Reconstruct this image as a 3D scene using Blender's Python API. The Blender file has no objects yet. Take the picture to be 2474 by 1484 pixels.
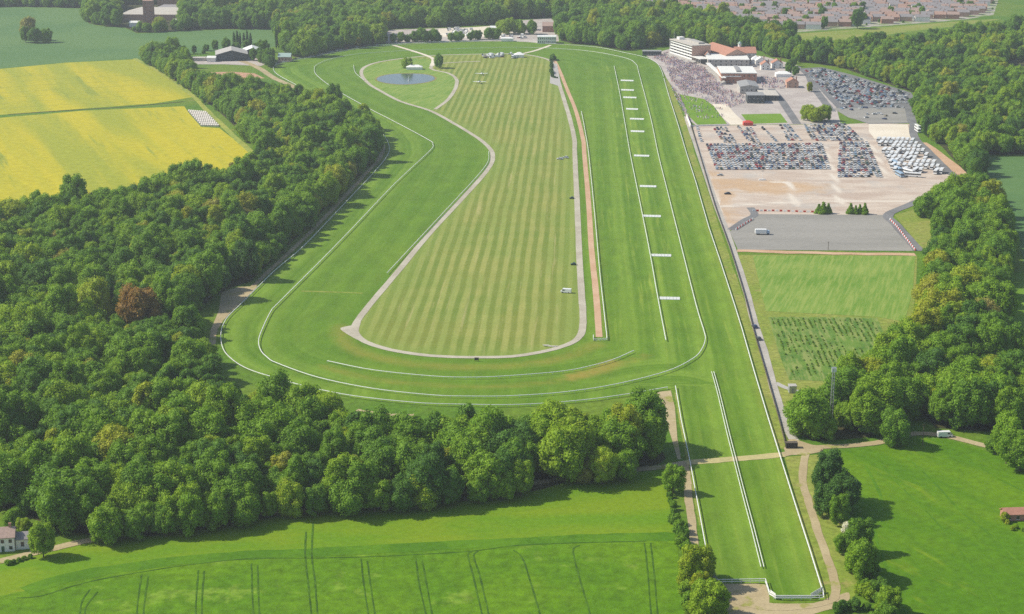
import bpy, bmesh, math, random
import numpy as np
from mathutils import Vector, Matrix
from mathutils.geometry import delaunay_2d_cdt

random.seed(7)
R = math.radians
scene = bpy.context.scene

# ---------------------------------------------------------------- camera
CAM_H, PITCH, FOC, W0, H0 = 240.0, R(16.3), 4000.0, 2473.0, 1484.0
cam_d = bpy.data.cameras.new("Camera")
cam = bpy.data.objects.new("Camera", cam_d)
scene.collection.objects.link(cam)
cam.location = (0, 0, CAM_H)
cam.rotation_euler = (math.pi / 2 - PITCH, 0, 0)
cam_d.sensor_width = 36.0
cam_d.lens = 36.0 * FOC / W0
cam_d.clip_start = 1.0
cam_d.clip_end = 30000.0
scene.camera = cam

# ---------------------------------------------------------------- sky, sun, exposure
SUN_EL, SUN_AZ = R(43), R(-83)          # azimuth from +Y, clockwise positive (the sun stands on the left)
world = bpy.data.worlds.new("World")
scene.world = world
world.use_nodes = True
wn = world.node_tree
sky = wn.nodes.new("ShaderNodeTexSky")
sky.sky_type = 'NISHITA'
sky.sun_disc = False
sky.sun_elevation = SUN_EL
sky.sun_rotation = SUN_AZ
sky.altitude = 200
sky.air_density = 1.0
sky.dust_density = 1.5
wn.links.new(sky.outputs[0], wn.nodes["Background"].inputs[0])
wn.nodes["Background"].inputs[1].default_value = 0.12
sun_d = bpy.data.lights.new("Sun", 'SUN')
sun_d.energy = 4.4
sun_d.angle = R(0.53)
sun_d.color = (1.0, 0.94, 0.80)
sun = bpy.data.objects.new("Sun", sun_d)
scene.collection.objects.link(sun)
to_sun = Vector((math.sin(SUN_AZ) * math.cos(SUN_EL), math.cos(SUN_AZ) * math.cos(SUN_EL), math.sin(SUN_EL)))
sun.rotation_euler = (-to_sun).to_track_quat('-Z', 'Y').to_euler()
sun.location = (-300, 600, 400)
scene.view_settings.view_transform = 'Standard'
scene.view_settings.look = 'None'
scene.view_settings.exposure = 0.25
scene.view_settings.gamma = 1.0
scene.view_settings.use_curve_mapping = False
scene.cycles.use_denoising = False
scene.cycles.max_bounces = 5
scene.cycles.diffuse_bounces = 3
scene.cycles.volume_bounces = 0
scene.cycles.transparent_max_bounces = 4

COL = scene.collection
SP, CP = math.sin(PITCH), math.cos(PITCH)
VIEW_AZ = R(2.39)                         # the home straight runs this far clockwise from +Y
DIRS = Vector((math.sin(VIEW_AZ), math.cos(VIEW_AZ), 0))


def P(x, y, z=0.0):
    """a survey point of the photograph carried to the ground plane"""
    u, v = (x - W0 / 2) / FOC, (y - H0 / 2) / FOC
    dz = -SP - v * CP
    dy = CP - v * SP
    t = (CAM_H - z) / -dz
    return Vector((u * t, dy * t, z))


def proj(p):
    d = Vector(p) - Vector((0, 0, CAM_H))
    f = d.y * CP - d.z * SP
    dn = -d.y * SP - d.z * CP
    return (W0 / 2 + FOC * d.x / f, H0 / 2 + FOC * dn / f, FOC / f)


# ---------------------------------------------------------------- object helpers
def link(o, parent=None):
    COL.objects.link(o)
    if parent is not None:
        o.parent = parent
    return o


def tag(o, label=None, cat=None, group=None, kind=None):
    if label: o["label"] = label
    if cat: o["category"] = cat
    if group: o["group"] = group
    if kind: o["kind"] = kind
    return o


def empty(name, loc, rz=0.0):
    o = bpy.data.objects.new(name, None)
    o.empty_display_size = 0.5
    o.location = loc
    o.rotation_euler = (0, 0, rz)
    return link(o)


class MB:
    """collects faces; build() links them as one mesh object"""
    def __init__(self):
        self.v, self.f, self.m = [], [], []

    def add(self, vs, fs, mi=0):
        b = len(self.v)
        self.v += [tuple(p) for p in vs]
        for f in fs:
            self.f.append(tuple(b + i for i in f))
            self.m.append(mi)
        return self

    def box(self, x0, x1, y0, y1, z0, z1, mi=0, tx=1.0, ty=1.0):
        cx, cy = (x0 + x1) / 2, (y0 + y1) / 2
        hx, hy = (x1 - x0) / 2, (y1 - y0) / 2
        vs = [(cx + sx * hx * (tx if z == z1 else 1), cy + sy * hy * (ty if z == z1 else 1), z)
              for z in (z0, z1) for sx, sy in ((-1, -1), (1, -1), (1, 1), (-1, 1))]
        return self.add(vs, [(3, 2, 1, 0), (4, 5, 6, 7), (0, 1, 5, 4), (1, 2, 6, 5), (2, 3, 7, 6), (3, 0, 4, 7)], mi)

    def cyl(self, x, y, z0, z1, r0, r1, n=8, mi=0):
        vs = [(x + r * math.cos(2 * math.pi * i / n), y + r * math.sin(2 * math.pi * i / n), z)
              for z, r in ((z0, r0), (z1, r1)) for i in range(n)]
        fs = [(i, (i + 1) % n, n + (i + 1) % n, n + i) for i in range(n)]
        fs += [tuple(range(n - 1, -1, -1)), tuple(range(n, 2 * n))]
        return self.add(vs, fs, mi)

    def tube(self, a, b, r0, r1, n=6, mi=0):
        a, b = Vector(a), Vector(b)
        q = (b - a).to_track_quat('Z', 'Y')
        vs = []
        for c, r in ((a, r0), (b, r1)):
            for i in range(n):
                t = 2 * math.pi * i / n
                vs.append(c + q @ Vector((r * math.cos(t), r * math.sin(t), 0)))
        fs = [(i, (i + 1) % n, n + (i + 1) % n, n + i) for i in range(n)]
        fs += [tuple(range(n - 1, -1, -1)), tuple(range(n, 2 * n))]
        return self.add(vs, fs, mi)

    def mesh(self, name, mats):
        me = bpy.data.meshes.new(name)
        me.from_pydata(self.v, [], self.f)
        if not isinstance(mats, (list, tuple)): mats = [mats]
        for m in mats: me.materials.append(m)
        if len(mats) > 1:
            me.polygons.foreach_set("material_index", self.m)
        me.update()
        return me

    def build(self, name, mats, parent=None):
        return link(bpy.data.objects.new(name, self.mesh(name, mats)), parent)


def np_mesh(name, verts, faces, mats, midx=None, smooth=False):
    """verts (n,3), faces (m,k) numpy arrays"""
    me = bpy.data.meshes.new(name)
    verts = np.asarray(verts, dtype=np.float32)
    faces = np.asarray(faces, dtype=np.int32)
    k = faces.shape[1]
    me.vertices.add(len(verts))
    me.vertices.foreach_set("co", verts.ravel())
    me.loops.add(faces.size)
    me.loops.foreach_set("vertex_index", faces.ravel())
    me.polygons.add(len(faces))
    me.polygons.foreach_set("loop_start", np.arange(0, faces.size, k, dtype=np.int32))
    for m in mats: me.materials.append(m)
    if midx is not None:
        me.polygons.foreach_set("material_index", np.asarray(midx, dtype=np.int32))
    if smooth:
        me.polygons.foreach_set("use_smooth", np.ones(len(faces), dtype=bool))
    me.update(calc_edges=True)
    me.validate()
    return me


# ---------------------------------------------------------------- materials
MATS = {}


def new_mat(name):
    m = bpy.data.materials.new(name)
    m.use_nodes = True
    nt = m.node_tree
    b = nt.nodes["Principled BSDF"]
    b.inputs["Roughness"].default_value = 0.9
    b.inputs["Specular IOR Level"].default_value = 0.15
    MATS[name] = m
    return m, nt, b


def c4(c): return (c[0], c[1], c[2], 1.0)


def n_noise(nt, vec, scale, detail=3, rough=0.55, dist=0.0):
    n = nt.nodes.new("ShaderNodeTexNoise")
    n.inputs["Scale"].default_value = scale
    n.inputs["Detail"].default_value = detail
    n.inputs["Roughness"].default_value = rough
    n.inputs["Distortion"].default_value = dist
    if vec is not None: nt.links.new(vec, n.inputs["Vector"])
    return n.outputs["Fac"]


def n_ramp(nt, fac, stops, interp='LINEAR'):
    r = nt.nodes.new("ShaderNodeValToRGB")
    r.color_ramp.interpolation = interp
    e = r.color_ramp.elements
    while len(e) > 1: e.remove(e[-1])
    e[0].position = stops[0][0]
    e[0].color = c4(stops[0][1]) if len(stops[0][1]) == 3 else stops[0][1]
    for p, c in stops[1:]:
        el = e.new(p)
        el.color = c4(c) if len(c) == 3 else c
    nt.links.new(fac, r.inputs[0])
    return r.outputs[0]


def n_mix(nt, fac, a, b, mode='MIX'):
    m = nt.nodes.new("ShaderNodeMix")
    m.data_type = 'RGBA'
    m.blend_type = mode
    for sock, val in ((m.inputs[0], fac), (m.inputs[6], a), (m.inputs[7], b)):
        if isinstance(val, (int, float)): sock.default_value = val
        elif isinstance(val, tuple): sock.default_value = c4(val)
        else: nt.links.new(val, sock)
    return m.outputs[2]


def n_math(nt, op, a, b=None, c=None):
    m = nt.nodes.new("ShaderNodeMath")
    m.operation = op
    for i, val in enumerate((a, b, c)):
        if val is None: continue
        if isinstance(val, (int, float)): m.inputs[i].default_value = val
        else: nt.links.new(val, m.inputs[i])
    return m.outputs[0]


def n_pos(nt, rot=0.0, scale=(1, 1, 1)):
    g = nt.nodes.new("ShaderNodeNewGeometry")
    mp = nt.nodes.new("ShaderNodeMapping")
    mp.vector_type = 'POINT'
    mp.inputs["Rotation"].default_value = (0, 0, rot)
    nt.links.new(g.outputs["Position"], mp.inputs["Vector"])
    if scale == (1, 1, 1): return mp.outputs[0]
    m2 = nt.nodes.new("ShaderNodeMapping")
    m2.inputs["Scale"].default_value = scale
    nt.links.new(mp.outputs[0], m2.inputs["Vector"])
    return m2.outputs[0]


def n_attr(nt, name, typ='GEOMETRY'):
    a = nt.nodes.new("ShaderNodeAttribute")
    a.attribute_type = typ
    a.attribute_name = name
    return a.outputs["Fac"]


def smooth_step(nt, fac, lo, hi):
    m = nt.nodes.new("ShaderNodeMapRange")
    m.interpolation_type = 'SMOOTHSTEP'
    m.inputs["From Min"].default_value = lo
    m.inputs["From Max"].default_value = hi
    nt.links.new(fac, m.inputs["Value"])
    return m.outputs[0]


def soil(name, c1, c2, big=0.02, fine=0.35, c3=None, c3_lo=0.58, streak=None, rot=0.0, fine_amt=0.35, bump=0.0):
    """a ground surface: two colours in broad patches, a third in spots, fine grain on top"""
    if name in ('crop', 'right_field', 'meadow', 'crop_margin', 'rough_grass', 'lawn'):
        c1, c2 = [(0.80 * c[0], 0.92 * c[1], 0.4 * c[2]) for c in (c1, c2)]
        c3 = (0.85 * c3[0], 0.92 * c3[1], 0.5 * c3[2]) if c3 else None
    m, nt, b = new_mat(name)
    pos = n_pos(nt, rot, streak or (1, 1, 1))
    f1 = smooth_step(nt, n_noise(nt, pos, big, 4, 0.6, 0.3), 0.36, 0.64)
    col = n_mix(nt, f1, c1, c2)
    if c3:
        f3 = smooth_step(nt, n_noise(nt, pos, big * 2.1, 4, 0.65), c3_lo, c3_lo + 0.12)
        col = n_mix(nt, f3, col, c3)
    pos2 = n_pos(nt, rot)
    f2 = n_noise(nt, pos2, fine, 5, 0.7)
    g = n_ramp(nt, f2, [(0.3, (1 - fine_amt,) * 3), (0.7, (1 + fine_amt,) * 3)])
    col = n_mix(nt, 1.0, col, g, 'MULTIPLY')
    nt.links.new(col, b.inputs["Base Color"])
    if bump:
        bp = nt.nodes.new("ShaderNodeBump")
        bp.inputs["Strength"].default_value = 0.6
        bp.inputs["Distance"].default_value = bump
        nt.links.new(n_noise(nt, pos2, fine * 1.7, 4, 0.7), bp.inputs["Height"])
        nt.links.new(bp.outputs[0], b.inputs["Normal"])
    return m


def plain(name, c, rough=0.6, spec=0.3, var=0.12, scale=0.6, metal=0.0):
    m, nt, b = new_mat(name)
    f = n_noise(nt, n_pos(nt), scale, 4, 0.65)
    g = n_ramp(nt, f, [(0.25, (1 - var,) * 3), (0.75, (1 + var,) * 3)])
    nt.links.new(n_mix(nt, 1.0, c, g, 'MULTIPLY'), b.inputs["Base Color"])
    b.inputs["Roughness"].default_value = rough
    b.inputs["Specular IOR Level"].default_value = spec
    b.inputs["Metallic"].default_value = metal
    return m


soil('rough_grass', (0.10, 0.19, 0.022), (0.16, 0.22, 0.035), 0.012, 0.3, (0.22, 0.23, 0.06), 0.6)
soil('verge_grass', (0.185, 0.25, 0.03), (0.25, 0.27, 0.055), 0.03, 0.4, (0.31, 0.27, 0.09), 0.58)
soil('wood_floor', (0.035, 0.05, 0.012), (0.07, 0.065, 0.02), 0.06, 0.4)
soil('meadow', (0.145, 0.255, 0.011), (0.205, 0.275, 0.014), 0.03, 0.5, (0.27, 0.27, 0.025), 0.66, streak=(0.6, 1.6, 1), rot=R(-8), fine_amt=0.16)
soil('crop', (0.098, 0.200, 0.004), (0.135, 0.235, 0.005), 0.022, 0.25, (0.20, 0.30, 0.045), 0.56, fine_amt=0.32, bump=0.5)
soil('crop_margin', (0.082, 0.180, 0.009), (0.115, 0.225, 0.010), 0.06, 0.4, fine_amt=0.2)
soil('crop_gap', (0.036, 0.092, 0.006), (0.066, 0.150, 0.008), 0.15, 0.8)
soil('right_field', (0.092, 0.195, 0.004), (0.140, 0.235, 0.006), 0.014, 0.3, (0.175, 0.26, 0.014), 0.56, streak=(2.2, 0.5, 1), rot=R(-28), fine_amt=0.24)
soil('far_field', (0.080, 0.170, 0.048), (0.105, 0.195, 0.055), 0.006, 0.15, fine_amt=0.1)
soil('rape', (0.30, 0.325, 0.025), (0.46, 0.40, 0.016), 0.012, 0.18, (0.25, 0.29, 0.03), 0.58, streak=(2.2, 0.16, 1), rot=R(-22), fine_amt=0.16)
soil('rape_margin', (0.24, 0.30, 0.05), (0.33, 0.34, 0.06), 0.03, 0.3)
soil('gravel_road', (0.40, 0.36, 0.28), (0.48, 0.44, 0.35), 0.05, 0.6, fine_amt=0.12)
soil('dirt_track', (0.37, 0.295, 0.165), (0.44, 0.36, 0.21), 0.06, 0.9, (0.28, 0.28, 0.07), 0.56, fine_amt=0.14)
soil('orange_dirt', (0.49, 0.31, 0.19), (0.55, 0.37, 0.24), 0.05, 0.7, fine_amt=0.12)
soil('road_grit', (0.38, 0.35, 0.31), (0.45, 0.42, 0.37), 0.05, 0.6, fine_amt=0.1)
soil('sandy', (0.50, 0.42, 0.20), (0.42, 0.38, 0.17), 0.08, 0.7, fine_amt=0.12)
soil('asphalt', (0.16, 0.16, 0.165), (0.21, 0.21, 0.21), 0.05, 0.5, fine_amt=0.15)
soil('tarmac_pale', (0.25, 0.24, 0.215), (0.31, 0.295, 0.265), 0.02, 0.3, (0.36, 0.325, 0.27), 0.62, streak=(0.35, 1.4, 1), fine_amt=0.08)
def gravel_mat():
    m, nt, b = new_mat('car_park_gravel')
    f1 = smooth_step(nt, n_noise(nt, n_pos(nt, VIEW_AZ, (0.5, 1.3, 1)), 0.05, 4, 0.65), 0.34, 0.66)
    col = n_mix(nt, f1, (0.45, 0.355, 0.285), (0.57, 0.485, 0.40))
    gp = smooth_step(nt, n_noise(nt, n_pos(nt, VIEW_AZ, (0.8, 0.6, 1)), 0.035, 4, 0.7), 0.5, 0.66)
    col = n_mix(nt, n_math(nt, 'MULTIPLY', gp, 0.55), col, (0.42, 0.40, 0.37))
    nz = n_noise(nt, n_pos(nt), 0.06, 5, 0.7)
    cl = smooth_step(nt, n_math(nt, 'ADD', n_attr(nt, 'clay'), n_math(nt, 'MULTIPLY', n_math(nt, 'SUBTRACT', nz, 0.5), 2.2)), 0.3, 1.1)
    col = n_mix(nt, n_math(nt, 'MULTIPLY', cl, 0.75), col, (0.50, 0.33, 0.18))
    pl = smooth_step(nt, n_math(nt, 'MULTIPLY', n_attr(nt, 'pale'), n_math(nt, 'ADD', nz, 0.4)), 0.2, 0.8)
    col = n_mix(nt, pl, col, (0.64, 0.57, 0.48))
    g = n_ramp(nt, n_noise(nt, n_pos(nt), 0.5, 5, 0.7), [(0.3, (0.88,) * 3), (0.7, (1.12,) * 3)])
    nt.links.new(n_mix(nt, 1.0, col, g, 'MULTIPLY'), b.inputs["Base Color"])


gravel_mat()
soil('pale_sand', (0.66, 0.58, 0.46), (0.72, 0.65, 0.53), 0.03, 0.4, fine_amt=0.08)
soil('paving', (0.40, 0.35, 0.32), (0.48, 0.43, 0.39), 0.05, 0.5, fine_amt=0.14)
soil('estate_soil', (0.40, 0.36, 0.33), (0.20, 0.27, 0.09), 0.06, 0.5, fine_amt=0.14)
soil('lawn', (0.16, 0.27, 0.04), (0.20, 0.30, 0.05), 0.03, 0.4, fine_amt=0.14)
soil('pit_earth', (0.50, 0.27, 0.18), (0.42, 0.30, 0.16), 0.04, 0.3)
soil('bracken', (0.20, 0.21, 0.05), (0.26, 0.22, 0.07), 0.05, 0.4)


def allot_mat():
    m, nt, b = new_mat('hay_plot')
    pos = n_pos(nt, R(17), (1, 0.06, 1))
    f = n_math(nt, 'MULTIPLY', smooth_step(nt, n_noise(nt, pos, 0.5, 4, 0.7), 0.38, 0.66), 0.6)
    pos2 = n_pos(nt)
    f2 = smooth_step(nt, n_noise(nt, pos2, 0.035, 4, 0.6), 0.35, 0.65)
    col = n_mix(nt, f, n_mix(nt, f2, (0.12, 0.24, 0.022), (0.17, 0.28, 0.04)), (0.32, 0.37, 0.09))
    nt.links.new(col, b.inputs["Base Color"])
    m, nt, b = new_mat('rough_plot')
    pos = n_pos(nt, R(3), (1, 0.12, 1))
    f = smooth_step(nt, n_noise(nt, pos, 0.42, 4, 0.7), 0.42, 0.64)
    f2 = smooth_step(nt, n_noise(nt, pos2 if False else n_pos(nt), 0.09, 5, 0.75), 0.38, 0.6)
    col = n_mix(nt, f2, (0.07, 0.16, 0.02), (0.13, 0.23, 0.03))
    col = n_mix(nt, n_math(nt, 'MULTIPLY', f, 0.65), col, (0.30, 0.32, 0.10))
    nt.links.new(col, b.inputs["Base Color"])


allot_mat()


def turf_mat():
    """course turf: mowing bands follow the distance to the outer rail, 'dry' marks worn yellow grass"""
    m, nt, b = new_mat('course_turf')
    d = n_attr(nt, 'rail_dist')
    dry = n_attr(nt, 'dry')
    wob = n_math(nt, 'MULTIPLY', n_math(nt, 'SUBTRACT', n_noise(nt, n_pos(nt), 0.03, 3), 0.5), 3.0)
    dd = n_math(nt, 'ADD', d, wob)
    w1 = n_math(nt, 'SINE', n_math(nt, 'MULTIPLY', dd, 2 * math.pi / 17.0))
    w2 = n_math(nt, 'SINE', n_math(nt, 'MULTIPLY', dd, 2 * math.pi / 4.3))
    band = n_math(nt, 'ADD', n_math(nt, 'MULTIPLY', smooth_step(nt, w1, -0.5, 0.5), 0.75), n_math(nt, 'MULTIPLY', smooth_step(nt, w2, -0.6, 0.6), 0.25))
    band = n_math(nt, 'MULTIPLY', band, n_math(nt, 'ADD', 0.3, n_math(nt, 'MULTIPLY', n_attr(nt, 'bands'), 0.7)))
    col = n_mix(nt, band, (0.104, 0.202, 0.012), (0.188, 0.292, 0.036))
    # streaks left by hooves and mowers run along the straight
    sp = n_pos(nt, VIEW_AZ, (1, 0.035, 1))
    st = smooth_step(nt, n_noise(nt, sp, 0.35, 4, 0.65), 0.52, 0.72)
    col = n_mix(nt, n_math(nt, 'MULTIPLY', st, n_math(nt, 'ADD', n_attr(nt, 'streak'), 0.12)), col, (0.30, 0.365, 0.06))
    big = smooth_step(nt, n_noise(nt, n_pos(nt), 0.010, 4, 0.6), 0.35, 0.68)
    col = n_mix(nt, n_math(nt, 'MULTIPLY', big, 0.4), col, (0.175, 0.262, 0.022))
    md = n_ramp(nt, n_noise(nt, n_pos(nt, VIEW_AZ, (1, 0.4, 1)), 0.12, 5, 0.75), [(0.3, (0.84,) * 3), (0.7, (1.16,) * 3)])
    col = n_mix(nt, 1.0, col, md, 'MULTIPLY')
    dn = n_math(nt, 'MULTIPLY', dry, n_math(nt, 'ADD', 0.45, n_noise(nt, n_pos(nt), 0.08, 4, 0.7)))
    col = n_mix(nt, smooth_step(nt, dn, 0.15, 0.95), col, (0.31, 0.25, 0.055))
    g = n_ramp(nt, n_noise(nt, n_pos(nt), 0.6, 4, 0.7), [(0.3, (0.77, 0.83, 0.6)), (0.7, (0.96, 1.03, 0.75))])
    col = n_mix(nt, 1.0, col, g, 'MULTIPLY')
    nt.links.new(col, b.inputs["Base Color"])


turf_mat()


def infield_mat():
    m, nt, b = new_mat('striped_infield')
    g = nt.nodes.new("ShaderNodeNewGeometry")
    vm = nt.nodes.new("ShaderNodeVectorMath")
    vm.operation = 'DOT_PRODUCT'
    nt.links.new(g.outputs["Position"], vm.inputs[0])
    vm.inputs[1].default_value = (math.cos(VIEW_AZ), -math.sin(VIEW_AZ), 0)
    d = vm.outputs["Value"]
    wob = n_math(nt, 'MULTIPLY', n_math(nt, 'SUBTRACT', n_noise(nt, n_pos(nt, 0, (1, 0.3, 1)), 0.05, 3), 0.5), 2.6)
    w = n_math(nt, 'SINE', n_math(nt, 'MULTIPLY', n_math(nt, 'ADD', d, wob), 2 * math.pi / 6.1))
    band = smooth_step(nt, w, -0.6, 0.6)
    vm2 = nt.nodes.new("ShaderNodeVectorMath")
    vm2.operation = 'DOT_PRODUCT'
    nt.links.new(g.outputs["Position"], vm2.inputs[0])
    vm2.inputs[1].default_value = (math.sin(VIEW_AZ), math.cos(VIEW_AZ), 0)
    cross = smooth_step(nt, n_math(nt, 'SINE', n_math(nt, 'MULTIPLY', vm2.outputs["Value"], 2 * math.pi / 24.0)), -0.4, 0.4)
    patch = smooth_step(nt, n_noise(nt, n_pos(nt, VIEW_AZ, (1, 0.35, 1)), 0.03, 4, 0.7), 0.3, 0.7)
    band = n_math(nt, 'ADD', n_math(nt, 'MULTIPLY', band, n_math(nt, 'ADD', 0.62, n_math(nt, 'MULTIPLY', patch, 0.3))), n_math(nt, 'MULTIPLY', cross, 0.08))
    lo = n_mix(nt, smooth_step(nt, n_noise(nt, n_pos(nt), 0.012, 4, 0.65), 0.35, 0.62), (0.155, 0.225, 0.028), (0.195, 0.235, 0.036))
    hi = n_mix(nt, smooth_step(nt, n_noise(nt, n_pos(nt, VIEW_AZ, (1, 0.25, 1)), 0.05, 4, 0.65), 0.38, 0.62), (0.268, 0.325, 0.070), (0.340, 0.350, 0.090))
    col = n_mix(nt, band, lo, hi)
    # tyre tracks and dry streaks along the mowing
    st = smooth_step(nt, n_noise(nt, n_pos(nt, VIEW_AZ, (1, 0.03, 1)), 0.3, 4, 0.7), 0.56, 0.72)
    col = n_mix(nt, n_math(nt, 'MULTIPLY', st, 0.5), col, (0.46, 0.41, 0.17))
    # greener along the margin
    mg = smooth_step(nt, n_attr(nt, 'edge'), 16.0, 3.0)
    col = n_mix(nt, n_math(nt, 'MULTIPLY', mg, 0.6), col, (0.21, 0.29, 0.05))
    gr = n_ramp(nt, n_noise(nt, n_pos(nt), 0.5, 4, 0.7), [(0.3, (0.83,) * 3), (0.7, (1.03,) * 3)])
    col = n_mix(nt, 1.0, col, gr, 'MULTIPLY')
    nt.links.new(col, b.inputs["Base Color"])


infield_mat()


def water_mat():
    m, nt, b = new_mat('pond_water')
    b.inputs["Base Color"].default_value = (0.07, 0.10, 0.10, 1)
    b.inputs["Roughness"].default_value = 0.12
    b.inputs["Specular IOR Level"].default_value = 0.9
    bp = nt.nodes.new("ShaderNodeBump")
    bp.inputs["Strength"].default_value = 0.25
    bp.inputs["Distance"].default_value = 0.05
    nt.links.new(n_noise(nt, n_pos(nt), 1.2, 4), bp.inputs["Height"])
    nt.links.new(bp.outputs[0], b.inputs["Normal"])


water_mat()

LEAF_STOPS = [(0.0, (0.060, 0.150, 0.022)), (0.25, (0.120, 0.260, 0.020)), (0.50, (0.205, 0.370, 0.014)),
              (0.68, (0.300, 0.440, 0.014)), (0.80, (0.390, 0.420, 0.020)), (0.90, (0.330, 0.310, 0.080)), (1.0, (0.340, 0.200, 0.040))]


LEAF_STOPS = [(p, tuple(0.93 * q for q in c)) for p, c in LEAF_STOPS]


def leaf_mat(name, stops=LEAF_STOPS):
    m, nt, b = new_mat(name)
    t = n_attr(nt, 'tint', 'INSTANCER')
    tc = nt.nodes.new("ShaderNodeTexCoord")
    nz = n_noise(nt, tc.outputs["Object"], 0.35, 3, 0.6)
    tt = n_math(nt, 'ADD', t, n_math(nt, 'MULTIPLY', n_math(nt, 'SUBTRACT', nz, 0.5), 0.22))
    col = n_ramp(nt, tt, stops)
    nz2 = n_noise(nt, tc.outputs["Object"], 1.6, 2, 0.7)
    col = n_mix(nt, 1.0, col, n_ramp(nt, nz2, [(0.28, (0.66,) * 3), (0.72, (1.34,) * 3)]), 'MULTIPLY')
    nt.links.new(col, b.inputs["Base Color"])
    b.inputs["Roughness"].default_value = 0.65
    b.inputs["Specular IOR Level"].default_value = 0.25
    out = nt.nodes["Material Output"]
    tr = nt.nodes.new("ShaderNodeBsdfTranslucent")
    nt.links.new(n_mix(nt, 1.0, col, (1.25, 1.2, 0.5), 'MULTIPLY'), tr.inputs[0])
    ms = nt.nodes.new("ShaderNodeMixShader")
    ms.inputs[0].default_value = 0.36
    nt.links.new(b.outputs[0], ms.inputs[1])
    nt.links.new(tr.outputs[0], ms.inputs[2])
    nt.links.new(ms.outputs[0], out.inputs[0])
    return m


leaf_mat('leaves')
plain('bark', (0.11, 0.085, 0.06), 0.95, 0.1, 0.3, 2.0)
plain('white_paint', (0.80, 0.80, 0.78), 0.45, 0.4, 0.05)
plain('white_weathered', (0.72, 0.73, 0.70), 0.6, 0.3, 0.12, 1.5)
plain('white_render', (0.78, 0.76, 0.72), 0.8, 0.2, 0.07)
plain('roof_white', (0.78, 0.77, 0.72), 0.55, 0.3, 0.08, 0.3)
plain('concrete', (0.42, 0.40, 0.37), 0.85, 0.2, 0.12)
plain('grey_roof', (0.30, 0.30, 0.30), 0.8, 0.2, 0.14, 0.4)
plain('pale_roof', (0.52, 0.48, 0.42), 0.8, 0.2, 0.12, 0.4)
plain('slate', (0.30, 0.275, 0.275), 0.7, 0.25, 0.18, 1.2)
plain('brown_tile', (0.40, 0.285, 0.24), 0.8, 0.2, 0.2, 1.0)
plain('red_tile', (0.43, 0.215, 0.15), 0.8, 0.2, 0.2, 0.9)
plain('estate_tile', (0.42, 0.27, 0.21), 0.8, 0.2, 0.2, 0.9)
plain('brick', (0.42, 0.22, 0.16), 0.9, 0.15, 0.18, 1.2)
plain('pink_brick', (0.52, 0.33, 0.25), 0.9, 0.15, 0.15, 1.0)
plain('dark_shed', (0.07, 0.08, 0.085), 0.7, 0.3, 0.2)
plain('green_sheet', (0.35, 0.47, 0.42), 0.55, 0.35, 0.08)
plain('dark_glass', (0.035, 0.042, 0.05), 0.15, 0.7, 0.1)
plain('black_paint', (0.02, 0.02, 0.022), 0.5, 0.4, 0.1)
plain('galvanised', (0.45, 0.47, 0.48), 0.45, 0.4, 0.1, 2.0, 0.6)
plain('tyre', (0.02, 0.02, 0.02), 0.9, 0.1, 0.1)
plain('canvas', (0.82, 0.81, 0.78), 0.85, 0.15, 0.04)
plain('red_plastic', (0.55, 0.06, 0.04), 0.5, 0.4, 0.08)
plain('fence_dark', (0.12, 0.10, 0.08), 0.9, 0.1, 0.2)
plain('door_green', (0.05, 0.12, 0.07), 0.6, 0.3, 0.1)
plain('bale_wrap', (0.74, 0.68, 0.60), 0.6, 0.3, 0.08)
PAINTS = {'silver': (0.60, 0.62, 0.63), 'white': (0.80, 0.80, 0.79), 'black': (0.025, 0.026, 0.03), 'dark grey': (0.10, 0.105, 0.11),
          'dark blue': (0.03, 0.05, 0.15), 'red': (0.42, 0.03, 0.025), 'pale blue': (0.30, 0.42, 0.55), 'maroon': (0.16, 0.03, 0.035),
          'dark green': (0.03, 0.09, 0.055), 'gold': (0.45, 0.38, 0.25)}
for _n, _c in PAINTS.items():
    mm = plain('paint_' + _n.replace(' ', '_'), _c, 0.28, 0.55, 0.03)

# ---------------------------------------------------------------- geometry helpers
def catmull(pts, n=6, closed=False):
    out, L = [], len(pts)
    rng = range(L) if closed else range(L - 1)
    for i in rng:
        p0 = pts[(i - 1) % L] if closed or i > 0 else pts[i]
        p1, p2 = pts[i], pts[(i + 1) % L]
        p3 = pts[(i + 2) % L] if closed or i + 2 < L else p2
        for k in range(n):
            t = k / n
            out.append(0.5 * ((2 * p1) + (-p0 + p2) * t + (2 * p0 - 5 * p1 + 4 * p2 - p3) * t * t + (-p0 + 3 * p1 - 3 * p2 + p3) * t ** 3))
    if not closed: out.append(pts[-1])
    return out


def W(pts, smooth=0, closed=False):
    w = [P(x, y) for x, y in pts]
    return catmull(w, smooth, closed) if smooth else w


def resample(pts, step, closed=False):
    pts = list(pts) + ([pts[0]] if closed else [])
    out, carry = [pts[0]], 0.0
    for a, b in zip(pts, pts[1:]):
        L = (b - a).length
        if L < 1e-6: continue
        t = step - carry
        while t <= L:
            out.append(a + (b - a) * (t / L))
            t += step
        carry = (carry + L) % step if L + carry >= step else carry + L
    return out


def sheet(name, wpts, mat, z, kind='structure'):
    me = bpy.data.meshes.new(name)
    me.from_pydata([(p.x, p.y, z) for p in wpts], [], [tuple(range(len(wpts)))])
    me.materials.append(MATS[mat])
    me.update()
    if me.polygons[0].normal.z < 0: me.flip_normals()
    o = link(bpy.data.objects.new(name, me))
    if kind: o["kind"] = kind
    return o


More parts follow.
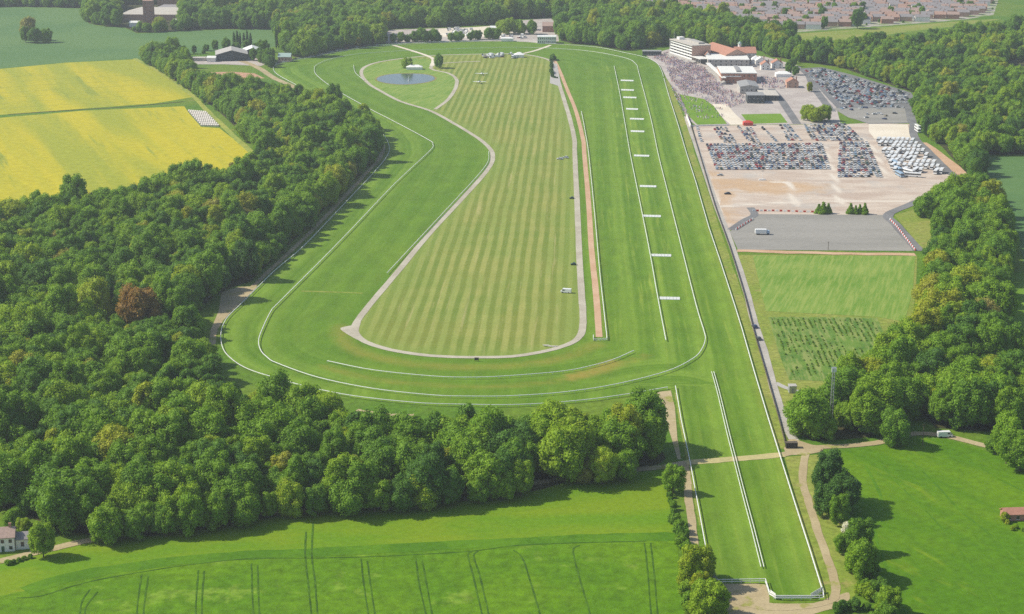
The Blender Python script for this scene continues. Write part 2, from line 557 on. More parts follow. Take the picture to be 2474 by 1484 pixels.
def ribbon(name, wpts, width, mat, z, kind='structure', wob=0.0, parent=None):
    vs, fs = [], []
    n = len(wpts)
    rr = random.Random(n * 13)
    for i, p in enumerate(wpts):
        a, b = wpts[max(0, i - 1)], wpts[min(n - 1, i + 1)]
        t = (b - a); t.z = 0; t.normalize()
        nrm = Vector((-t.y, t.x, 0))
        h1 = width / 2 * (1 + rr.uniform(-wob, wob)); h2 = width / 2 * (1 + rr.uniform(-wob, wob))
        vs += [(p.x + nrm.x * h1, p.y + nrm.y * h1, z), (p.x - nrm.x * h2, p.y - nrm.y * h2, z)]
    for i in range(n - 1):
        fs.append((2 * i + 1, 2 * i + 3, 2 * i + 2, 2 * i))
    me = bpy.data.meshes.new(name)
    me.from_pydata(vs, [], fs)
    me.materials.append(MATS[mat])
    me.update()
    o = link(bpy.data.objects.new(name, me), parent)
    if kind: o["kind"] = kind
    return o


def pip(px, py, poly):
    """vectorised point in polygon; poly (n,2)"""
    x, y = np.asarray(px), np.asarray(py)
    inside = np.zeros(x.shape, dtype=bool)
    n = len(poly)
    j = n - 1
    for i in range(n):
        xi, yi, xj, yj = poly[i][0], poly[i][1], poly[j][0], poly[j][1]
        c = ((yi > y) != (yj > y)) & (x < (xj - xi) * (y - yi) / (yj - yi + 1e-12) + xi)
        inside ^= c
        j = i
    return inside


def dist_poly(px, py, line):
    """distance of points to a polyline (list of Vectors)"""
    best = np.full(px.shape, 1e9)
    for a, b in zip(line, line[1:]):
        dx, dy = b.x - a.x, b.y - a.y
        L2 = dx * dx + dy * dy + 1e-9
        t = np.clip(((px - a.x) * dx + (py - a.y) * dy) / L2, 0, 1)
        best = np.minimum(best, np.hypot(px - a.x - t * dx, py - a.y - t * dy))
    return best


def cdt_sheet(name, wpts, mat, z, step, attrs, holes=()):
    """sheet triangulated with inner points, carrying point attributes computed by attrs[name](x, y)"""
    pts = [Vector((p.x, p.y)) for p in wpts]
    n = len(pts)
    poly = [(p.x, p.y) for p in pts]
    xs = np.arange(min(p.x for p in pts), max(p.x for p in pts), step)
    ys = np.arange(min(p.y for p in pts), max(p.y for p in pts), step)
    gx, gy = np.meshgrid(xs, ys)
    gx, gy = gx.ravel(), gy.ravel()
    ok = pip(gx, gy, poly)
    gx, gy = gx[ok], gy[ok]
    ok = dist_poly(gx, gy, wpts + [wpts[0]]) > step * 0.4
    gx, gy = gx[ok], gy[ok]
    allp = pts + [Vector((float(a), float(b))) for a, b in zip(gx, gy)]
    v, e, f, _, _, _ = delaunay_2d_cdt(allp, [(i, (i + 1) % n) for i in range(n)], [], 1, 1e-4)
    va = np.array([(p.x, p.y, z) for p in v])
    fa = np.array([tuple(q) for q in f if len(q) == 3])
    me = np_mesh(name, va, fa, [MATS[mat]])
    if me.polygons[0].normal.z < 0: me.flip_normals()
    for an, fn in attrs.items():
        at = me.attributes.new(an, 'FLOAT', 'POINT')
        at.data.foreach_set("value", fn(va[:, 0], va[:, 1]).astype(np.float32))
    o = link(bpy.data.objects.new(name, me))
    o["kind"] = "structure"
    return o


# ================================================================ THE SETTING
g = MB().add([(-4000, -350, 0), (4000, -350, 0), (4000, 8000, 0), (-4000, 8000, 0)], [(0, 1, 2, 3)]).build('ground', MATS['rough_grass'])
g["kind"] = "structure"

# fields
sheet('far_field', W([(-250, 14), (60, 18), (200, 20), (205, 48), (230, 62), (300, 68), (330, 82), (480, 74), (662, 70), (668, 112), (640, 118), (560, 122), (425, 132), (340, 142), (320, 143), (160, 151), (0, 166), (-250, 184)]), 'far_field', 0.02)
sheet('rape_field', W([(-250, 186), (0, 167), (160, 152), (325, 144), (400, 185), (467, 235), (375, 250), (175, 265), (0, 278), (-250, 295)]), 'rape', 0.02)
sheet('rape_field', W([(-250, 300), (0, 285), (200, 268), (445, 257), (457, 275), (485, 307), (530, 310), (575, 345), (616, 384), (645, 405), (600, 432), (545, 460), (440, 465), (340, 505), (150, 536), (0, 556), (-250, 570)]), 'rape', 0.02)
for k in range(7):
    y0 = 178 + k * 12.5
    ribbon('tramline', W([(-150, y0 + 22), (0, y0 + 10), (150, y0), (330 + 12 * k, y0 - 10)], 4), 0.9, 'rape_margin', 0.05, wob=0.4)
ribbon('field_ditch', W([(20, 277), (175, 266.5), (300, 259), (445, 246)], 4), 3.2, 'wood_floor', 0.05, wob=0.3)
ribbon('field_edge', W([(325, 142), (400, 183), (470, 236), (500, 268), (560, 325), (620, 380), (640, 400)], 4), 5.0, 'rape_margin', 0.075, wob=0.2)

sheet('meadow', W([(-250, 1395), (0, 1352), (80, 1338), (140, 1322), (250, 1302), (400, 1278), (600, 1248), (788, 1230), (918, 1216), (1005, 1208), (1150, 1192), (1336, 1166), (1548, 1140), (1606, 1134), (1625, 1180), (1625, 1240), (1632, 1300), (1560, 1305), (1400, 1312), (1240, 1322), (1100, 1330), (930, 1342), (740, 1355), (480, 1368), (300, 1392), (170, 1410), (60, 1435), (-250, 1500)]), 'meadow', 0.02)
crop_top = [(-250, 1490), (60, 1428), (110, 1412), (170, 1394), (300, 1372), (480, 1350), (618, 1341), (740, 1336), (930, 1326), (1100, 1317), (1240, 1311), (1400, 1302), (1560, 1297), (1636, 1297)]
sheet('crop_field', W(crop_top + [(1640, 1360), (1650, 1430), (1660, 1600), (1690, 2300), (-700, 2300), (-400, 1600)]), 'crop', 0.05)
ribbon('crop_headland', W(crop_top[1:], 4), 7.0, 'crop_margin', 0.08, wob=0.12)
ribbon('crop_headland', W([(40, 1445), (100, 1440), (205, 1408), (345, 1382), (480, 1362), (612, 1350), (745, 1349), (880, 1346), (1010, 1340), (1140, 1332), (1250, 1318), (1390, 1312), (1560, 1308)], 4), 0.6, 'crop_gap', 0.11, wob=0.4)
TRAM = [[(218, 1424), (200, 1450), (193, 1484), (190, 1560)], [(236, 1430), (212, 1460), (204, 1484), (200, 1560)], [(342, 1388), (336, 1430), (330, 1484), (326, 1560)],
        [(358, 1392), (351, 1440), (346, 1484), (342, 1560)], [(479, 1378), (475, 1430), (472, 1484), (470, 1560)], [(493, 1380), (489, 1430), (487, 1484), (485, 1560)],
        [(607, 1362), (609, 1430), (612, 1484), (615, 1560)], [(622, 1366), (624, 1430), (626, 1484), (630, 1560)], [(739, 1285), (737, 1340), (743, 1400), (752, 1484), (760, 1560)],
        [(756, 1262), (753, 1340), (760, 1400), (767, 1484), (774, 1560)], [(872, 1350), (877, 1400), (889, 1484), (898, 1560)], [(887, 1356), (893, 1400), (905, 1484), (915, 1560)],
        [(1004, 1350), (1012, 1410), (1028, 1484), (1040, 1560)], [(1019, 1354), (1030, 1410), (1043, 1484), (1056, 1560)], [(1140, 1334), (1130, 1342), (1142, 1390), (1164, 1484), (1180, 1560)],
        [(1155, 1332), (1144, 1344), (1158, 1390), (1180, 1484), (1196, 1560)], [(1240, 1330), (1262, 1350), (1285, 1420), (1304, 1484), (1325, 1560)], [(1400, 1318), (1384, 1332), (1400, 1400), (1425, 1484), (1440, 1560)],
        [(1556, 1312), (1564, 1380), (1572, 1484), (1580, 1560)], [(1571, 1312), (1580, 1390), (1588, 1484), (1595, 1560)]]
for t in TRAM:
    t.append((t[-1][0] + (t[-1][0] - t[-2][0]) * 7, t[-1][1] + 520))
    ribbon('tramline', W(t, 6), 0.52, 'crop_gap', 0.11, wob=0.35)

sheet('right_field', W([(1988, 1096), (2060, 1086), (2120, 1078), (2213, 1058), (2290, 1062), (2365, 1084), (2440, 1110), (2700, 1140), (2900, 1650), (3100, 2300), (2560, 2300), (2230, 1650), (2150, 1484), (2090, 1380), (2060, 1310), (2050, 1250), (2010, 1170)]), 'right_field', 0.02)
for t, wd in (([(2090, 1125), (2130, 1210), (2110, 1270), (2140, 1370), (2190, 1480), (2210, 1560)], 1.1), ([(2190, 1105), (2260, 1170), (2320, 1235), (2400, 1300), (2520, 1420)], 1.0), ([(2330, 1100), (2400, 1150), (2480, 1190)], 0.9), ([(2128, 1115), (2160, 1160), (2260, 1260), (2370, 1400), (2420, 1500)], 0.7)):
    ribbon('field_track', W(t, 6), wd, 'crop_margin', 0.05, wob=0.3)

sheet('side_field', W([(2362, 379), (2800, 379), (2800, 760), (2473, 640), (2455, 560), (2400, 490), (2355, 420)]), 'far_field', 0.02)
sheet('side_field', W([(2440, 660), (2800, 640), (2800, 990), (2470, 955), (2432, 880), (2428, 770)]), 'lawn', 0.036)
sheet('far_meadow', W([(1890, 85), (2100, 69), (2340, 50), (2420, 46), (2330, 62), (2200, 76), (2080, 94), (1900, 103)]), 'verge_grass', 0.02)
sheet('far_meadow', W([(2425, 150), (2600, 140), (2600, 195), (2440, 190)]), 'lawn', 0.02)

# ground under the woods
W_LEFT = [(-250, 566), (0, 552), (150, 532), (250, 518), (340, 502), (400, 478), (440, 462), (545, 458), (600, 430), (652, 404), (643, 385), (580, 318), (520, 262), (488, 240), (415, 190), (348, 150),
          (360, 142), (430, 142), (455, 178), (470, 216), (560, 234), (625, 238), (655, 252), (700, 258), (785, 276), (845, 296), (900, 322), (915, 352), (898, 395), (868, 425), (830, 460), (787, 502), (755, 535),
          (715, 575), (675, 612), (635, 650), (605, 680), (545, 700), (505, 725), (480, 755), (468, 785), (470, 820), (488, 864), (506, 916), (540, 966), (585, 1000), (640, 1020), (720, 1038), (800, 1058), (860, 1074),
          (920, 1086), (1000, 1092), (1100, 1092), (1240, 1084), (1360, 1078), (1480, 1072), (1560, 1070), (1585, 1078), (1602, 1095), (1608, 1108), (1590, 1122), (1540, 1134), (1480, 1144), (1380, 1160), (1311, 1182), (1236, 1197), (1150, 1208), (1043, 1221),
          (868, 1233), (788, 1239), (668, 1248), (500, 1277), (400, 1291), (300, 1301), (240, 1298), (150, 1280), (90, 1258), (0, 1225), (-250, 1240)]
W_RIGHT = [(2262, 625), (2246, 680), (2240, 740), (2232, 800), (2212, 848), (2145, 902), (2096, 936), (2026, 972), (1955, 1006), (1926, 1022), (1930, 1048), (1962, 1066), (2040, 1062), (2110, 1055), (2150, 1030), (2185, 1010), (2230, 1000),
           (2260, 1035), (2330, 1038), (2400, 1045), (2700, 1075), (2700, 985), (2480, 955), (2438, 890), (2424, 850), (2422, 760), (2432, 690), (2440, 620), (2395, 530), (2365, 480), (2335, 475), (2310, 535), (2275, 570)]
W_UPPER = [(1850, 132), (1935, 150), (2030, 163), (2100, 188), (2200, 222), (2240, 240), (2208, 262), (2212, 285), (2240, 330), (2275, 355), (2315, 400), (2350, 436), (2366, 425), (2352, 385), (2364, 374), (2800, 374),
           (2800, 76), (2600, 76), (2400, 92), (2300, 107), (2100, 127), (2000, 131), (1900, 124), (1840, 124)]
W_FARL = [(-250, 17), (60, 17), (203, 20), (203, -70), (-250, -70)]
W_FARM = [(207, 45), (215, 57), (262, 65), (300, 66), (330, 80), (400, 78), (480, 73), (560, 71), (660, 71), (667, 100), (690, 128), (715, 140), (770, 128), (840, 117), (920, 106), (918, 82), (902, 70), (1000, 68), (1190, 60), (1228, 48),
          (1330, 42), (1345, 25), (1345, -70), (207, -70)]
W_FARR = [(1348, 40), (1354, 98), (1385, 107), (1435, 110), (1500, 122), (1545, 120), (1600, 108), (1690, 112), (1780, 117), (1850, 125), (1862, 138), (1930, 146), (1905, 105), (1840, 88), (1790, 78), (1700, 65), (1600, 48), (1510, 33), (1455, 15), (1345, 5)]
WOODS = [W_LEFT, W_RIGHT, W_UPPER, W_FARL, W_FARM, W_FARR]
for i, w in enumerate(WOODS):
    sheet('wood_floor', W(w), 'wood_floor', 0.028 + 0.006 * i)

# ---------------------------------------------------------------- the course
OUT_L = [(1716, 1394), (1690, 1250), (1666, 1120), (1645, 1020), (1631, 938)]
BEND_B = [(1612, 941), (1560, 950), (1480, 963), (1400, 973), (1300, 981), (1215, 984), (1138, 983), (1050, 981), (1000, 978), (900, 968), (818, 956), (735, 938), (675, 921), (618, 904), (585, 890), (560, 873), (541, 852), (534, 828),
          (535, 802), (545, 778), (560, 760), (580, 741), (618, 703), (666, 656), (731, 601), (808, 521), (858, 468), (896, 428), (930, 388), (940, 366), (936, 345), (920, 322), (885, 295), (835, 270), (788, 247), (706, 203), (672, 184),
          (661, 172), (664, 161), (693, 152), (756, 140), (838, 124), (918, 114), (1043, 107), (1236, 101), (1331, 108), (1437, 116), (1509, 130), (1561, 142), (1586, 155), (1597, 172), (1603, 192)]
OUT_R = [(1616, 237), (1636, 300), (1658, 374), (1681, 446), (1711, 551), (1741, 640), (1774, 742), (1791, 797), (1821, 902), (1855, 1016), (1885, 1112), (1922, 1230), (1955, 1333), (1985, 1430)]
wOL, wOR = W(OUT_L), W(OUT_R)
wBB = catmull(W(BEND_B), 4)
outer_line = wOL + wBB + wOR
PATH_IN = [(973, 142), (918, 150), (886, 160), (873, 172), (876, 187), (893, 205), (918, 220), (968, 246), (1038, 268), (1093, 297), (1155, 335), (1183, 360), (1190, 378), (1184, 400), (1155, 438), (1093, 505), (1030, 573), (968, 648),
           (913, 713), (885, 747), (862, 778), (856, 795), (866, 815), (890, 830), (943, 846), (1018, 858), (1090, 863), (1165, 864), (1236, 862), (1298, 853), (1348, 841), (1386, 826), (1404, 806), (1408, 780), (1407, 742), (1405, 721), (1398, 596),
           (1393, 471), (1388, 371), (1387, 337), (1376, 287), (1361, 237), (1352, 208), (1346, 185), (1340, 160), (1326, 146), (1300, 138), (1270, 133), (1236, 130.5), (1130, 132), (1043, 135)]
wIN = catmull(W(PATH_IN), 4, True)

RAIL_MID = [(848, 135), (793, 147), (764, 160), (759, 170), (763, 182), (783, 200), (823, 227), (873, 255), (900, 270), (968, 305), (1036, 342), (1045, 352), (1038, 368), (955, 446), (863, 543), (773, 636), (673, 736), (655, 756), (638, 790), (625, 825), (629, 850), (645, 868), (668, 882), (768, 917),
            (900, 944), (1043, 960), (1140, 963), (1236, 962), (1361, 953), (1486, 934), (1611, 902), (1674, 871), (1695, 848), (1703, 825), (1700, 805), (1681, 742), (1646, 603), (1611, 463), (1589, 374), (1571, 287), (1543, 180), (1536, 158), (1511, 143), (1436, 128), (1361, 121), (1261, 117), (1150, 119), (1000, 124), (900, 130)]
RAIL_BEND = [(790, 877), (900, 899), (1043, 914), (1143, 917), (1236, 913), (1361, 902), (1436, 887), (1486, 872), (1531, 852)]
RAIL_HURDLE = [(1483, 162), (1496, 225), (1506, 282), (1521, 371), (1541, 471), (1568, 608), (1588, 721), (1608, 827)]
RAIL_DIRT = [(1404, 272), (1413, 320), (1421, 371), (1436, 521), (1448, 658), (1457, 742), (1465, 814)]
RAIL_CHUTE = [(1721, 902), (1736, 957), (1756, 1042), (1774, 1113), (1796, 1200), (1818, 1283), (1841, 1375)]
DRY_A = W([(560, 880), (620, 916), (760, 950), (930, 985)], 6)
DRY_B = W([(780, 885), (880, 912), (1000, 928), (1140, 935), (1240, 932), (1340, 922), (1420, 906), (1500, 882), (1560, 858)], 6)
DRY_C = W([(822, 790), (835, 830), (900, 862), (1020, 882), (1140, 888), (1260, 882), (1370, 862), (1440, 832)], 6)
DRY_D = W([(1475, 872), (1440, 893), (1380, 910)], 6)
DRY_E = W([(900, 690), (1000, 590), (1080, 500)], 4)
wHUR, wDIRT, wMID = W(RAIL_HURDLE), W(RAIL_DIRT), W(RAIL_MID, 2)


HUR = [(194, 1499, 1530), (217, 1500, 1531), (235, 1505, 1537), (263, 1512, 1541), (287, 1521, 1555), (317, 1523, 1556), (376, 1531, 1568), (450, 1545, 1585), (522, 1552, 1596), (617, 1573, 1621), (721, 1593, 1642)]


def a_dry(x, y):
    f = lambda l, w, k: k * np.exp(-(dist_poly(x, y, l) / w) ** 2)
    return np.clip(f(DRY_B, 5.0, 0.55) + f(DRY_C, 7.0, 0.6) + f(DRY_D, 4.0, 0.7) + f(DRY_E, 6, 0.3) + f(wOR, 4.0, 0.4) + f(wMID, 2.2, 0.3) + f(wDIRT, 5.0, 0.35) + f(wOL, 3.0, 0.3) + sum(0.5 * np.exp(-((x - P((a + b) / 2, c).x) / 5.5) ** 2 - ((y - P((a + b) / 2, c).y) / 4.5) ** 2) for c, a, b in HUR), 0, 1)


def a_streak(x, y):
    return np.clip(np.exp(-(dist_poly(x, y, wHUR) / 14.0) ** 2) * 0.8 + np.exp(-(dist_poly(x, y, wOR[3:]) / 30.0) ** 2) * 0.45 + np.exp(-(dist_poly(x, y, wDIRT) / 9.0) ** 2) * 0.4, 0, 1)


chute_end = W([(1990, 1450), (1872, 1450), (1858, 1442), (1848, 1410), (1732, 1411)])
cdt_sheet('racecourse', outer_line + chute_end, 'course_turf', 0.08, 5.0,
          {'rail_dist': lambda x, y: np.where(y < P(1236, 930).y, dist_poly(x, y, wOR), dist_poly(x, y, outer_line)), 'dry': a_dry, 'streak': a_streak, 'bands': lambda x, y: np.clip(np.exp(-(dist_poly(x, y, wOR) / 75.0) ** 4) + np.exp(-(dist_poly(x, y, wBB[40:150]) / 26.0) ** 4), 0, 1)})
cdt_sheet('infield', wIN, 'striped_infield', 0.12, 7.0, {'edge': lambda x, y: dist_poly(x, y, wIN + [wIN[0]])})

# pond section of the infield has plain mown grass
pond_lawn = W([(892, 160), (980, 143), (1042, 145), (1056, 155), (1042, 163), (1050, 171), (1083, 178), (1100, 191), (1102, 210), (1080, 243), (1050, 266), (1040, 267), (968, 244), (918, 218), (895, 203), (880, 187), (878, 172)], 3, True)
sheet('pond_lawn', pond_lawn, 'hay_plot', 0.16)
ribbon('infield_road', wIN + wIN[:1], 3.6, 'gravel_road', 0.20, wob=0.06)
sheet('infield_road', W([(822, 796), (833, 790), (858, 785), (872, 775), (866, 800), (872, 818), (890, 830), (868, 824), (845, 812)], 3, True), 'gravel_road', 0.18)
ribbon('infield_road', W([(1051, 265), (1081, 242), (1100, 214), (1102, 192), (1083, 178), (1048, 170), (1041, 163), (1058, 155), (1110, 151), (1160, 149)], 5), 3.4, 'gravel_road', 0.22, wob=0.08)
ribbon('sand_crossing', W([(950, 110), (990, 122), (1030, 135), (1047, 145), (1042, 160)], 5), 4.5, 'pale_sand', 0.24, wob=0.1)
ribbon('sand_crossing', W([(1245, 134), (1290, 124), (1330, 110)], 5), 4.0, 'pale_sand', 0.24, wob=0.1)
ribbon('all_weather_strip', W([(1331, 137), (1341, 150), (1353, 175), (1371, 220), (1391, 270), (1408, 337), (1411, 371), (1421, 484), (1428, 596), (1438, 696), (1442, 742), (1447, 815)], 5), 3.3, 'orange_dirt', 0.16, wob=0.04)
ribbon('worn_line', W([(728, 704), (800, 706), (876, 709)], 4), 2.4, 'verge_grass', 0.11, wob=0.15)
pc, pr1, pr2 = P(980, 191), (P(1050, 191) - P(980, 191)).length, (P(980, 178) - P(980, 204)).length / 2
bank = [Vector((pc.x + 1.07 * pr1 * math.cos(t), pc.y + 1.10 * pr2 * math.sin(t) * (1 + 0.04 * math.sin(3 * t)), 0)) for t in np.linspace(0, 2 * math.pi, 49)[:-1]]
sheet('pond_bank', bank, 'bracken', 0.19)
sheet('pond', [Vector((pc.x + pr1 * math.cos(t), pc.y + pr2 * math.sin(t) * (1 + 0.04 * math.sin(3 * t)), 0)) for t in np.linspace(0, 2 * math.pi, 49)[:-1]], 'pond_water', 0.22)
sheet('gravel_pad', W([(1330, 155), (1345, 155), (1353, 196), (1352, 210), (1338, 205), (1328, 202)]), 'concrete', 0.26)

# tracks and roads round the course
ribbon('service_road', W([(1657, 282), (1668, 315), (1690, 378), (1728, 491), (1763, 582), (1800, 696), (1822, 780), (1845, 850), (1862, 915), (1880, 975), (1900, 1030), (1920, 1066), (1950, 1083)], 5), 3.8, 'road_grit', 0.12, wob=0.06)
ribbon('service_verge', W([(1608, 195), (1650, 300), (1670, 372), (1697, 450), (1728, 551), (1758, 640), (1792, 742), (1812, 802), (1842, 905), (1872, 1010), (1893, 1085)], 3), 5.0, 'verge_grass', 0.05, wob=0.08)
road_pts = [(-200, 1400), (0, 1356), (80, 1337), (140, 1323), (200, 1309), (300, 1292), (400, 1274), (600, 1243), (788, 1224), (918, 1210), (1005, 1202), (1150, 1186), (1336, 1161), (1450, 1146), (1548, 1134), (1606, 1128), (1660, 1118), (1770, 1110), (1880, 1101), (1955, 1083), (2040, 1078), (2120, 1070), (2170, 1056), (2213, 1048), (2280, 1053), (2370, 1075), (2500, 1105), (2700, 1140)]
ribbon('lane', W(road_pts, 5), 4.2, 'dirt_track', 0.14, wob=0.06)
ribbon('sand_crossing', W([(1656, 1119), (1770, 1110), (1892, 1099)], 6), 5.0, 'sandy', 0.17, wob=0.12)
sheet('yard', W([(1893, 1085), (1905, 1062), (1920, 1062), (1960, 1075), (1990, 1080), (1985, 1092), (1945, 1100), (1900, 1100)]), 'dirt_track', 0.16)
ribbon('horse_walk', W([(1652, 1118), (1660, 1160), (1662, 1200), (1671, 1263), (1680, 1330), (1700, 1390), (1718, 1420), (1745, 1440), (1790, 1458), (1854, 1470), (1929, 1468), (1995, 1456), (2018, 1436), (2012, 1390), (1991, 1330), (1972, 1275), (1953, 1213), (1939, 1163), (1942, 1113), (1948, 1090)], 5), 3.0, 'dirt_track', 0.12, wob=0.12)
sheet('worn_ground', W([(1728, 1413), (1848, 1413), (1858, 1448), (1870, 1458), (1990, 1456), (2022, 1440), (2050, 1432), (2045, 1460), (1990, 1476), (1900, 1500), (1780, 1500), (1735, 1460)], 3, True), 'dirt_track', 0.06)
sheet('worn_ground', W([(1586, 948), (1620, 944), (1630, 985), (1636, 1060), (1645, 1110), (1636, 1110), (1622, 1060), (1600, 990)]), 'dirt_track', 0.09)
ribbon('verge', W([(1640, 950), (1650, 1010), (1680, 1160), (1702, 1270)], 3), 4.0, 'verge_grass', 0.06)
sheet('verge', W([(1895, 1104), (1985, 1098), (2010, 1180), (2040, 1290), (2080, 1400), (2060, 1450), (2022, 1440), (1990, 1452), (1960, 1340), (1925, 1225)]), 'verge_grass', 0.04)
ribbon('outer_walk', W([(1000, 1003), (960, 1003), (905, 998), (862, 991)], 4), 2.6, 'dirt_track', 0.10, wob=0.3)
ribbon('outer_walk', W([(505, 850), (512, 830), (520, 795), (540, 765), (565, 738), (605, 700), (650, 655), (715, 595), (790, 520), (842, 465), (882, 422), (915, 385), (925, 355), (912, 328), (875, 298)], 5), 3.0, 'dirt_track', 0.10, wob=0.2)
sheet('worn_ground', W([(535, 706), (575, 694), (622, 692), (600, 715), (560, 752), (535, 780), (515, 812), (508, 800), (528, 752)]), 'dirt_track', 0.11)
ribbon('outer_walk', W([(760, 232), (700, 206), (660, 188), (630, 168), (590, 150), (540, 140)], 5), 7.0, 'dirt_track', 0.12, wob=0.1)
sheet('earth_bank', W([(478, 176), (560, 174), (615, 178), (640, 190), (560, 192), (500, 193)]), 'pit_earth', 0.09)
sheet('farm_yard', W([(430, 142), (520, 138), (640, 140), (660, 150), (630, 160), (540, 156), (460, 156)]), 'paving', 0.07)
sheet('far_yard', W([(905, 74), (1000, 71), (1190, 65), (1235, 52), (1330, 44), (1345, 60), (1350, 100), (1300, 106), (1240, 100), (1100, 101), (960, 106), (925, 104)]), 'paving', 0.07)
sheet('far_yard', W([(1060, 70), (1150, 66), (1232, 60), (1240, 84), (1130, 92), (1050, 90)]), 'pale_sand', 0.10)

# stands side: paving, lawns, car parks
sheet('stand_enclosure', W([(1560, 135), (1620, 118), (1700, 115), (1850, 138), (1930, 160), (1990, 210), (2020, 260), (2030, 300), (1680, 303), (1658, 285), (1640, 235), (1610, 190), (1595, 160)]), 'paving', 0.07)
sheet('lawn', W([(1640, 228), (1700, 240), (1722, 255), (1756, 300), (1684, 302), (1662, 280)]), 'lawn', 0.11)
sheet('lawn', W([(1790, 277), (1885, 275), (1902, 297), (1808, 300)]), 'lawn', 0.11)
ribbon('sand_path', W([(1738, 252), (1755, 275), (1785, 302)], 4), 14.0, 'pale_sand', 0.10)
ribbon('estate_road', W([(1862, 215), (1885, 240), (1900, 262), (1925, 300)], 4), 7.0, 'asphalt', 0.13)
ribbon('estate_road', W([(1950, 175), (1965, 210), (1990, 245), (2010, 270)], 4), 7.0, 'asphalt', 0.13)
CLAY = [(P(1748, 520), 14, 34), (P(1742, 470), 10, 26), (P(1775, 440), 12, 14), (P(1835, 455), 20, 22), (P(1885, 450), 16, 20), (P(1960, 455), 24, 14), (P(1725, 425), 7, 22)]
PALE = [W([(1735, 500), (1900, 489), (2060, 487), (2200, 487)]), W([(1990, 355), (2015, 430), (2030, 500)]), W([(1860, 440), (1905, 440), (1922, 500)]), W([(2000, 300), (2100, 345), (2140, 430)])]
cdt_sheet('gravel_car_park', W([(1672, 304), (2030, 301), (2095, 298), (2196, 300), (2205, 330), (2250, 372), (2330, 442), (2262, 455), (2195, 492), (2140, 522), (2130, 520), (1830, 518), (1790, 545), (1757, 560), (1735, 500), (1700, 400)]), 'car_park_gravel', 0.08, 5.0,
          {'clay': lambda x, y: np.clip(sum(np.exp(-((x - c.x) / a) ** 2 - ((y - c.y) / b) ** 2) for c, a, b in CLAY), 0, 1),
           'pale': lambda x, y: np.clip(sum(np.exp(-(dist_poly(x, y, l) / 2.6) ** 2) for l in PALE), 0, 1)})
sheet('sand_patch', W([(2098, 300), (2192, 302), (2200, 334), (2112, 336), (2098, 318)]), 'pale_sand', 0.12)
sheet('upper_car_park', W([(1925, 166), (1985, 163), (2060, 182), (2200, 224), (2215, 250), (2195, 262), (2200, 298), (2098, 300), (2040, 280), (2005, 245), (1960, 195)]), 'asphalt', 0.11)
sheet('upper_car_park', W([(2010, 262), (2185, 262), (2192, 296), (2098, 298), (2050, 285)]), 'tarmac_pale', 0.15)
sheet('tarmac_yard', W([(1762, 560), (1828, 518), (2132, 520), (2160, 545), (2205, 607), (1782, 604)]), 'tarmac_pale', 0.11)
ribbon('earth_bank', W([(1780, 606), (1900, 610), (2050, 613), (2210, 615)], 4), 6.0, 'orange_dirt', 0.13, wob=0.35)
ribbon('access_road', W([(2192, 255), (2205, 290), (2208, 330), (2240, 365), (2290, 415), (2325, 442), (2260, 470), (2190, 498), (2145, 520), (2165, 545), (2220, 607)], 5), 6.5, 'asphalt', 0.17, wob=0.05)
ribbon('access_road', W([(1765, 556), (1800, 532), (1822, 520), (1812, 502)], 4), 5.0, 'asphalt', 0.17)
ribbon('dirt_verge', W([(2225, 345), (2270, 378), (2330, 425), (2350, 448)], 4), 9.0, 'orange_dirt', 0.10, wob=0.2)
sheet('grass_plot', W([(2160, 520), (2235, 500), (2330, 520), (2300, 545), (2250, 600), (2225, 600)]), 'verge_grass', 0.07)
sheet('side_verge', W([(1782, 616), (2215, 618), (2212, 700), (2200, 790), (2140, 862), (2080, 900), (1990, 945), (1925, 985), (1895, 1010), (1880, 965), (1840, 830), (1800, 690)]), 'verge_grass', 0.03)
sheet('hay_plot', W([(1818, 618), (2210, 619), (2205, 700), (2185, 778), (2118, 766), (1850, 752)]), 'hay_plot', 0.08)
sheet('rough_plot', W([(1855, 766), (2118, 768), (2142, 822), (2090, 880), (2010, 922), (1905, 918), (1880, 850)]), 'rough_plot', 0.08)
ribbon('mast_track', W([(1872, 925), (1900, 938), (1935, 948)], 4), 3.0, 'concrete', 0.10)
sheet('estate_ground', W([(1470, -60), (1480, 2), (1530, 26), (1700, 52), (1800, 68), (1895, 80), (2100, 66), (2330, 48), (2400, 36), (2430, -60)]), 'estate_soil', 0.04)

# ================================================================ TREES
def icosphere():
    bm = bmesh.new()
    bmesh.ops.create_icosphere(bm, subdivisions=2, radius=1.0)
    v = np.array([p.co[:] for p in bm.verts])
    f = np.array([[q.index for q in t.verts] for t in bm.faces])
    bm.free()
    return v, f


ICO_V, ICO_F = icosphere()


def lobes_round(rg, H, Rr, base, n):
    cz, hz = (base + H) / 2, (H - base) / 2
    out = []
    ph, ph2 = rg.uniform(0, 6.28), rg.uniform(0, 6.28)
    for k in range(n):
        u = -0.85 + 1.84 * (k + 0.5) / n                     # height on the ellipsoid, a little below the middle to the top
        u = min(u, 0.97)
        a = k * 2.39996 + rg.uniform(-0.4, 0.4)
        q = math.sqrt(max(0, 1 - u * u))
        rr = Rr * rg.uniform(0.20, 0.36)
        e = rg.uniform(0.56, 0.86) * (1 + 0.16 * math.sin(2 * a + ph) + 0.12 * math.sin(3 * a + ph2 + 2.5 * u))
        out.append((q * math.cos(a) * Rr * e, q * math.sin(a) * Rr * e, cz + u * hz * e * 1.12, rr))
    for k in range(6):
        out.append((rg.uniform(-.25, .25) * Rr, rg.uniform(-.25, .25) * Rr, cz + (k / 5 - 0.5) * 0.9 * hz, Rr * 0.52))
    return out


